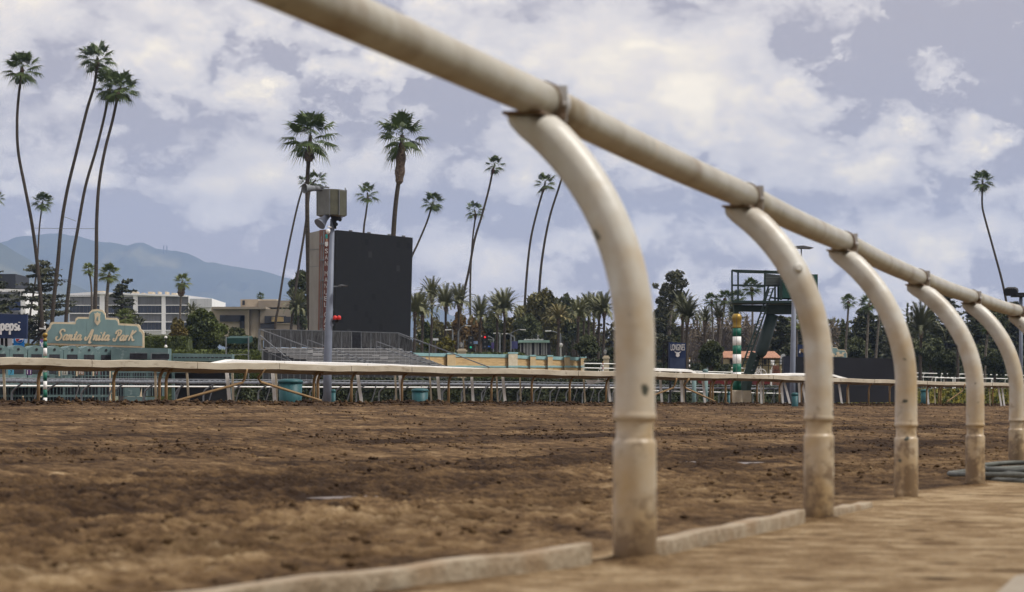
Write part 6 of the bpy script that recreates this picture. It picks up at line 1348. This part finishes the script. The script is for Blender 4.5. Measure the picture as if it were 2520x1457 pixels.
# hedges
def hedge(label, x0, x1, ytop, D0, D1, m=None, depth=2.0, n=6000, size=.16, ybot=None, dens=1, ytop2=None):
    a = W('d', x0, ytop, D0); b = W('d', x1, ytop2 or ytop, D1); g = thing('hedge', label, 'hedge', ((a.x+b.x)/2, (a.y+b.y)/2, ZG)); mb = MB(); k = 30; vs = []; 
    zb = ZG if ybot is None else W('d', x0, ybot, D0).z
    for i in range(k): 
        p = a.lerp(b, i/k); q = a.lerp(b, (i+1)/k); zt = p.z-.12+.05*math.sin(i*2.3); mb.prism([Vector((p.x,p.y,zb)),Vector((q.x-.002,q.y,zb)),Vector((q.x-.002,q.y,zt)),Vector((p.x,p.y,zt))], (0,depth,0))
    mb.build('core', m or M_VINE, g)
    r_ = np.random.default_rng(int(x0)+9); u = r_.random(n); P_ = np.outer(1-u, a)+np.outer(u, b); L = P_.copy(); H = a.z-zb; f = r_.random(n) < .45
    L[:,1] += np.where(f, r_.uniform(-.1,.08,n), r_.uniform(0,depth,n)); L[:,2] = np.where(f, zb+(P_[:,2]-zb)*r_.random(n), P_[:,2]-.12+r_.uniform(-.08,.14,n))
    A = r_.normal(size=(n,3)); A /= np.linalg.norm(A,axis=1,keepdims=True); B = r_.normal(size=(n,3)); B -= A*(A*B).sum(1,keepdims=True); B /= np.linalg.norm(B,axis=1,keepdims=True); s = size*r_.uniform(.5,1.3,n)[:,None]; C = L-np.array(g.location)
    V = np.stack([C-A*s, C-B*s*.5, C+A*s, C+B*s*.5],1).reshape(-1,3); link('leaves', npmesh('leaves', V, np.arange(4*n).reshape(n,4)), m or M_VINE, g); return g
M_HD = leafmat('dark hedge', (0.047,0.058,0.022), (0.016,0.022,0.010), 1.2); M_HG = leafmat('green hedge', (0.101,0.128,0.028), (0.041,0.054,0.014), .8); M_HY = leafmat('flowering hedge', (0.216,0.179,0.020), (0.041,0.058,0.012), 2.5)
hedge('long dark hedge behind the padded rail, centre of the view', 770, 1560, 931, 135, 150, M_HD, 2.2, 16000, .13, ytop2=936)
hedge('dark hedge under the bleachers left of the mast', 560, 775, 944, 128, 134, M_HD, 2, 4200, .13)
hedge('dark hedge behind the rails right of the nearest post', 1560, 2220, 945, 150, 175, M_HD, 2, 9000, .14, ytop2=955)
hedge('yellow flowering hedge below the right hand board', 2060, 2560, 958, 168, 190, M_HY, 2, 8000, .13)
hedge('clipped green hedge right of the large park sign', 352, 462, 830, 205, 205, M_HG, 3, 4500, .18)
hedge('long low green hedge in front of the marquee', 425, 650, 872, 172, 172, M_HG, 3, 4500, .16)
hedge('lower green hedge behind the slim lamp bollard', 352, 640, 862, 190, 190, M_HG, 3, 3500, .16)
hedge('clipped hedge right of the last wall pier', 1440, 1560, 886, 200, 200, M_HD, 2, 2500, .16)
hedge('clipped dark hedge behind the white rails by the race board', 1560, 1800, 893, 200, 205, M_HD, 2, 4500, .16, ytop2=898)
hedge('hedge in front of the kiosk', 1110, 1290, 869, 228, 228, M_HG, 2, 3000, .16)
hedge('ochre hedge behind the drink board and cedar', 60, 250, 850, 240, 240, leafmat('ochre hedge', (0.176,0.154,0.030), (0.061,0.064,0.015), .5), 3, 4500, .26, ytop2=858)
hedge('dark backdrop hedge at the right behind the white rails', 2200, 2560, 905, 262, 270, M_HD, 2, 6000, .2)
hedge('dark undergrowth below the trees at the traffic signals', 1020, 1560, 858, 330, 335, M_HD, 4, 7000, .3)
hedge('dark undergrowth below the bare trees behind the tower', 1600, 2080, 868, 335, 340, leafmat('brown undergrowth', (0.081,0.064,0.035), (0.034,0.028,0.018), .8), 4, 7000, .3)
# clipped topiary animals reduced to plain arched bushes
def topiary(x, y, r, D, label):
    g = thing('topiary_bush', label, 'topiary', (W('d', x, 0, D).x, D, ZG)); c = W('d', x, y+r, D); s = r*D/F; bl = [(c.x+s*.2, D, c.z, s*.95, s*.8, s)]
    for q in (-.7, -.1, .5, .95): bl.append((c.x+s*q, D, c.z-s*1.1, s*.22, s*.25, s*.9))
    bl.append((c.x-s*1.0, D, c.z-s*.1, s*.45, s*.4, s*.5)); bl.append((c.x-s*1.35, D, c.z-s*.7, s*.18, s*.2, s*.6))
    leafcloud('foliage', bl, .13, 3800, M_HD, g, seed=int(x), shell=.6); mb = MB(); mb.box((c.x-.1, D-.1, ZG), (c.x+.1, D+.1, c.z-s)); mb.build('stem', M_BARK, g)
topiary(2327, 862, 22, 215, 'rounded clipped topiary shape right of the third near post')
topiary(2448, 864, 22, 222, 'clipped topiary shape between the last near posts')
mb = MB(); ring = [W('d', 2262, 886, 215)+Vector((.75*math.cos(a_), 0, .75*math.sin(a_))) for a_ in np.linspace(-.6, 3.8, 16)]
g = thing('topiary_bush', 'small looped topiary left of the rounded one', 'topiary', (ring[0].x, 215, ZG)); leafcloud('foliage', [(p.x, p.y, p.z, .32, .3, .32) for p in ring]+[(ring[-1].x, 215, ring[-1].z-.6, .3, .3, .7)], .12, 2200, M_HD, g, seed=4)
# thin wires strung between the left palms
mb = MB(); mb.tube([W('A', 192, 352, 224.5), W('A', 370, 355, 224.5), W('A', 552, 355, 224.5)], .02, 4); mb.top('cable', M_GREYD, 'thin cable strung level between the tall left palms', 'cable')
mb = MB(); mb.tube([W('A', 370, 286, 224.6), W('A', 405, 298, 224.6), W('A', 442, 312, 224.6)], .02, 4); mb.top('cable', M_GREYD, 'short slanting cable between the second and third left palms', 'cable')
# ------------------------------------------------------------------ mountains and air
def mountains():
    R1 = [(-700,760)]+[(dd('A', x, y)) for x, y in ((-300,440),(0,430),(90,405),(200,395),(330,385),(450,395),(560,425),(650,440),(740,458),(790,435),(830,425),(865,440),(905,462),(1000,480),(1090,500),(1180,540),(1300,560),(1420,580),(1554,608))]+[(700,680),(760,698),(850,730),(930,748),(1035,752),(1075,758),(1110,775),(1200,800),(1400,830),(1900,850),(3300,880)]
    R2 = [(-700,700)]+[(dd('A', x, y)) for x, y in ((-100,420),(0,440),(100,500),(200,560),(300,620),(400,660),(520,720),(700,790))]+[(520,860),(1000,920),(3300,940)]
    mt = mat('chaparral slope', (.075,.085,.05), (.05,.06,.035), .004, rough=.95, c3=(.17,.16,.08), s3=.003, t3=.6, w3=.1, detail=8)
    for nm, RG, D0, D1, sd in (('mountain_range', R1, 9500, 6500, 3), ('foothills', R2, 6400, 4600, 9)):
        xs = np.linspace(-700, 3300, 620); rows = 60; yy = np.interp(xs, [a for a, b in RG], [b for a, b in RG]); V = []
        X0 = (xs-CX)/F*D0; Zr = HC+(YH-yy)/F*D0; Zr = Zr+(fbm(X0/120, X0*0+3, sd, 4)-.5)*28*(Zr > 60)
        for j in range(rows+1):
            t = j/rows; Y = D0+(D1-D0)*t+0*X0; gul = (np.abs(fbm(X0/330+t*1.2, Y/520, sd, 5)-.5)*2)
            z = Zr*(1-t)**1.25*(1-.95*gul*np.sin(math.pi*min(t*1.3,1))); V.append(np.stack([X0, Y, np.maximum(z, -1)-2*t], -1))
        V = np.array(V).reshape(-1,3); i = np.arange((rows+1)*len(xs)).reshape(rows+1, len(xs)); Fc = np.stack([i[:-1,:-1], i[1:,:-1], i[1:,1:], i[:-1,1:]], -1).reshape(-1,4)
        o = link(nm, npmesh(nm, V, Fc), mt, smooth=True); tag(o, kind='structure')
    mb = MB(); 
    for x in (950, 968): a = W('A', x, 474, 9450); b = W('A', x, 452, 9450); mb.bar(a+Vector((0,0,-20)), b, 3.5, 3.5)
    mb.top('radio_masts', M_GREYD, 'pair of tiny radio masts on the mountain ridge', 'radio masts')
mountains()
HAZE = 1.1e-4
mb = MB(); mb.box((-17000,-700,-2.5), (17000,9800,760)); hz = bpy.data.materials.new('haze'); hz.use_nodes = True; t = hz.node_tree; t.nodes.clear()
ou = t.nodes.new('ShaderNodeOutputMaterial'); pv = t.nodes.new('ShaderNodeVolumePrincipled'); pv.inputs['Density'].default_value = HAZE; pv.inputs['Color'].default_value = (.44,.62,1,1); pv.inputs['Anisotropy'].default_value = .0
t.links.new(pv.outputs[0], ou.inputs['Volume']); tag(mb.build('haze', hz), 'thin blue grey air between the racetrack and the mountains', 'haze', kind='stuff')

# ------------------------------------------------------------------ unseen stand added behind the apron to shade the near rail
def unseen_grandstand():
    g = thing('unseen_grandstand', 'long tiered concrete stand with a flat roof, added unseen behind the viewer to shade the near rail', 'unseen_grandstand', (0,-20,0)); M_C = mat('grandstand concrete', (.26,.25,.22), (.2,.19,.17), .5); M_SEAT = mat('grandstand seats', (.05,.12,.11), (.04,.09,.085), 1)
    U = Vector((US, UC, 0)); Nn = Vector((UC, -US, 0)); O = Nn*9
    def bx(mb, s0, s1, n0, n1, z0, z1): mb.prism([O+U*s0+Nn*n0+Vector((0,0,z0)), O+U*s1+Nn*n0+Vector((0,0,z0)), O+U*s1+Nn*n1+Vector((0,0,z0)), O+U*s0+Nn*n1+Vector((0,0,z0))], (0,0,z1-z0))
    mb = MB()
    for k in range(14): bx(mb, -90, 75, 6+k*1.1, 6+(k+1)*1.1-.002, ZG, .6+k*.62)
    mb.build('tiers', M_C, g); mb = MB()
    for k in range(14): bx(mb, -90, 75, 6.5+k*1.1, 6.9+k*1.1, .61+k*.62, .95+k*.62)
    mb.build('seating', M_SEAT, g); mb = MB(); bx(mb, -90, 75, 2, 24, 14, 14.8); mb.build('roof', M_C, g); mb = MB(); bx(mb, -90, 75, 22, 24, ZG, 13.9); mb.build('back_wall', M_C, g)
    for k in range(12):
        mb = MB(); bx(mb, -89+k*14.5, -88.4+k*14.5, 12, 12.6, ZG, 13.9); mb.build('column', M_C, g)
unseen_grandstand()
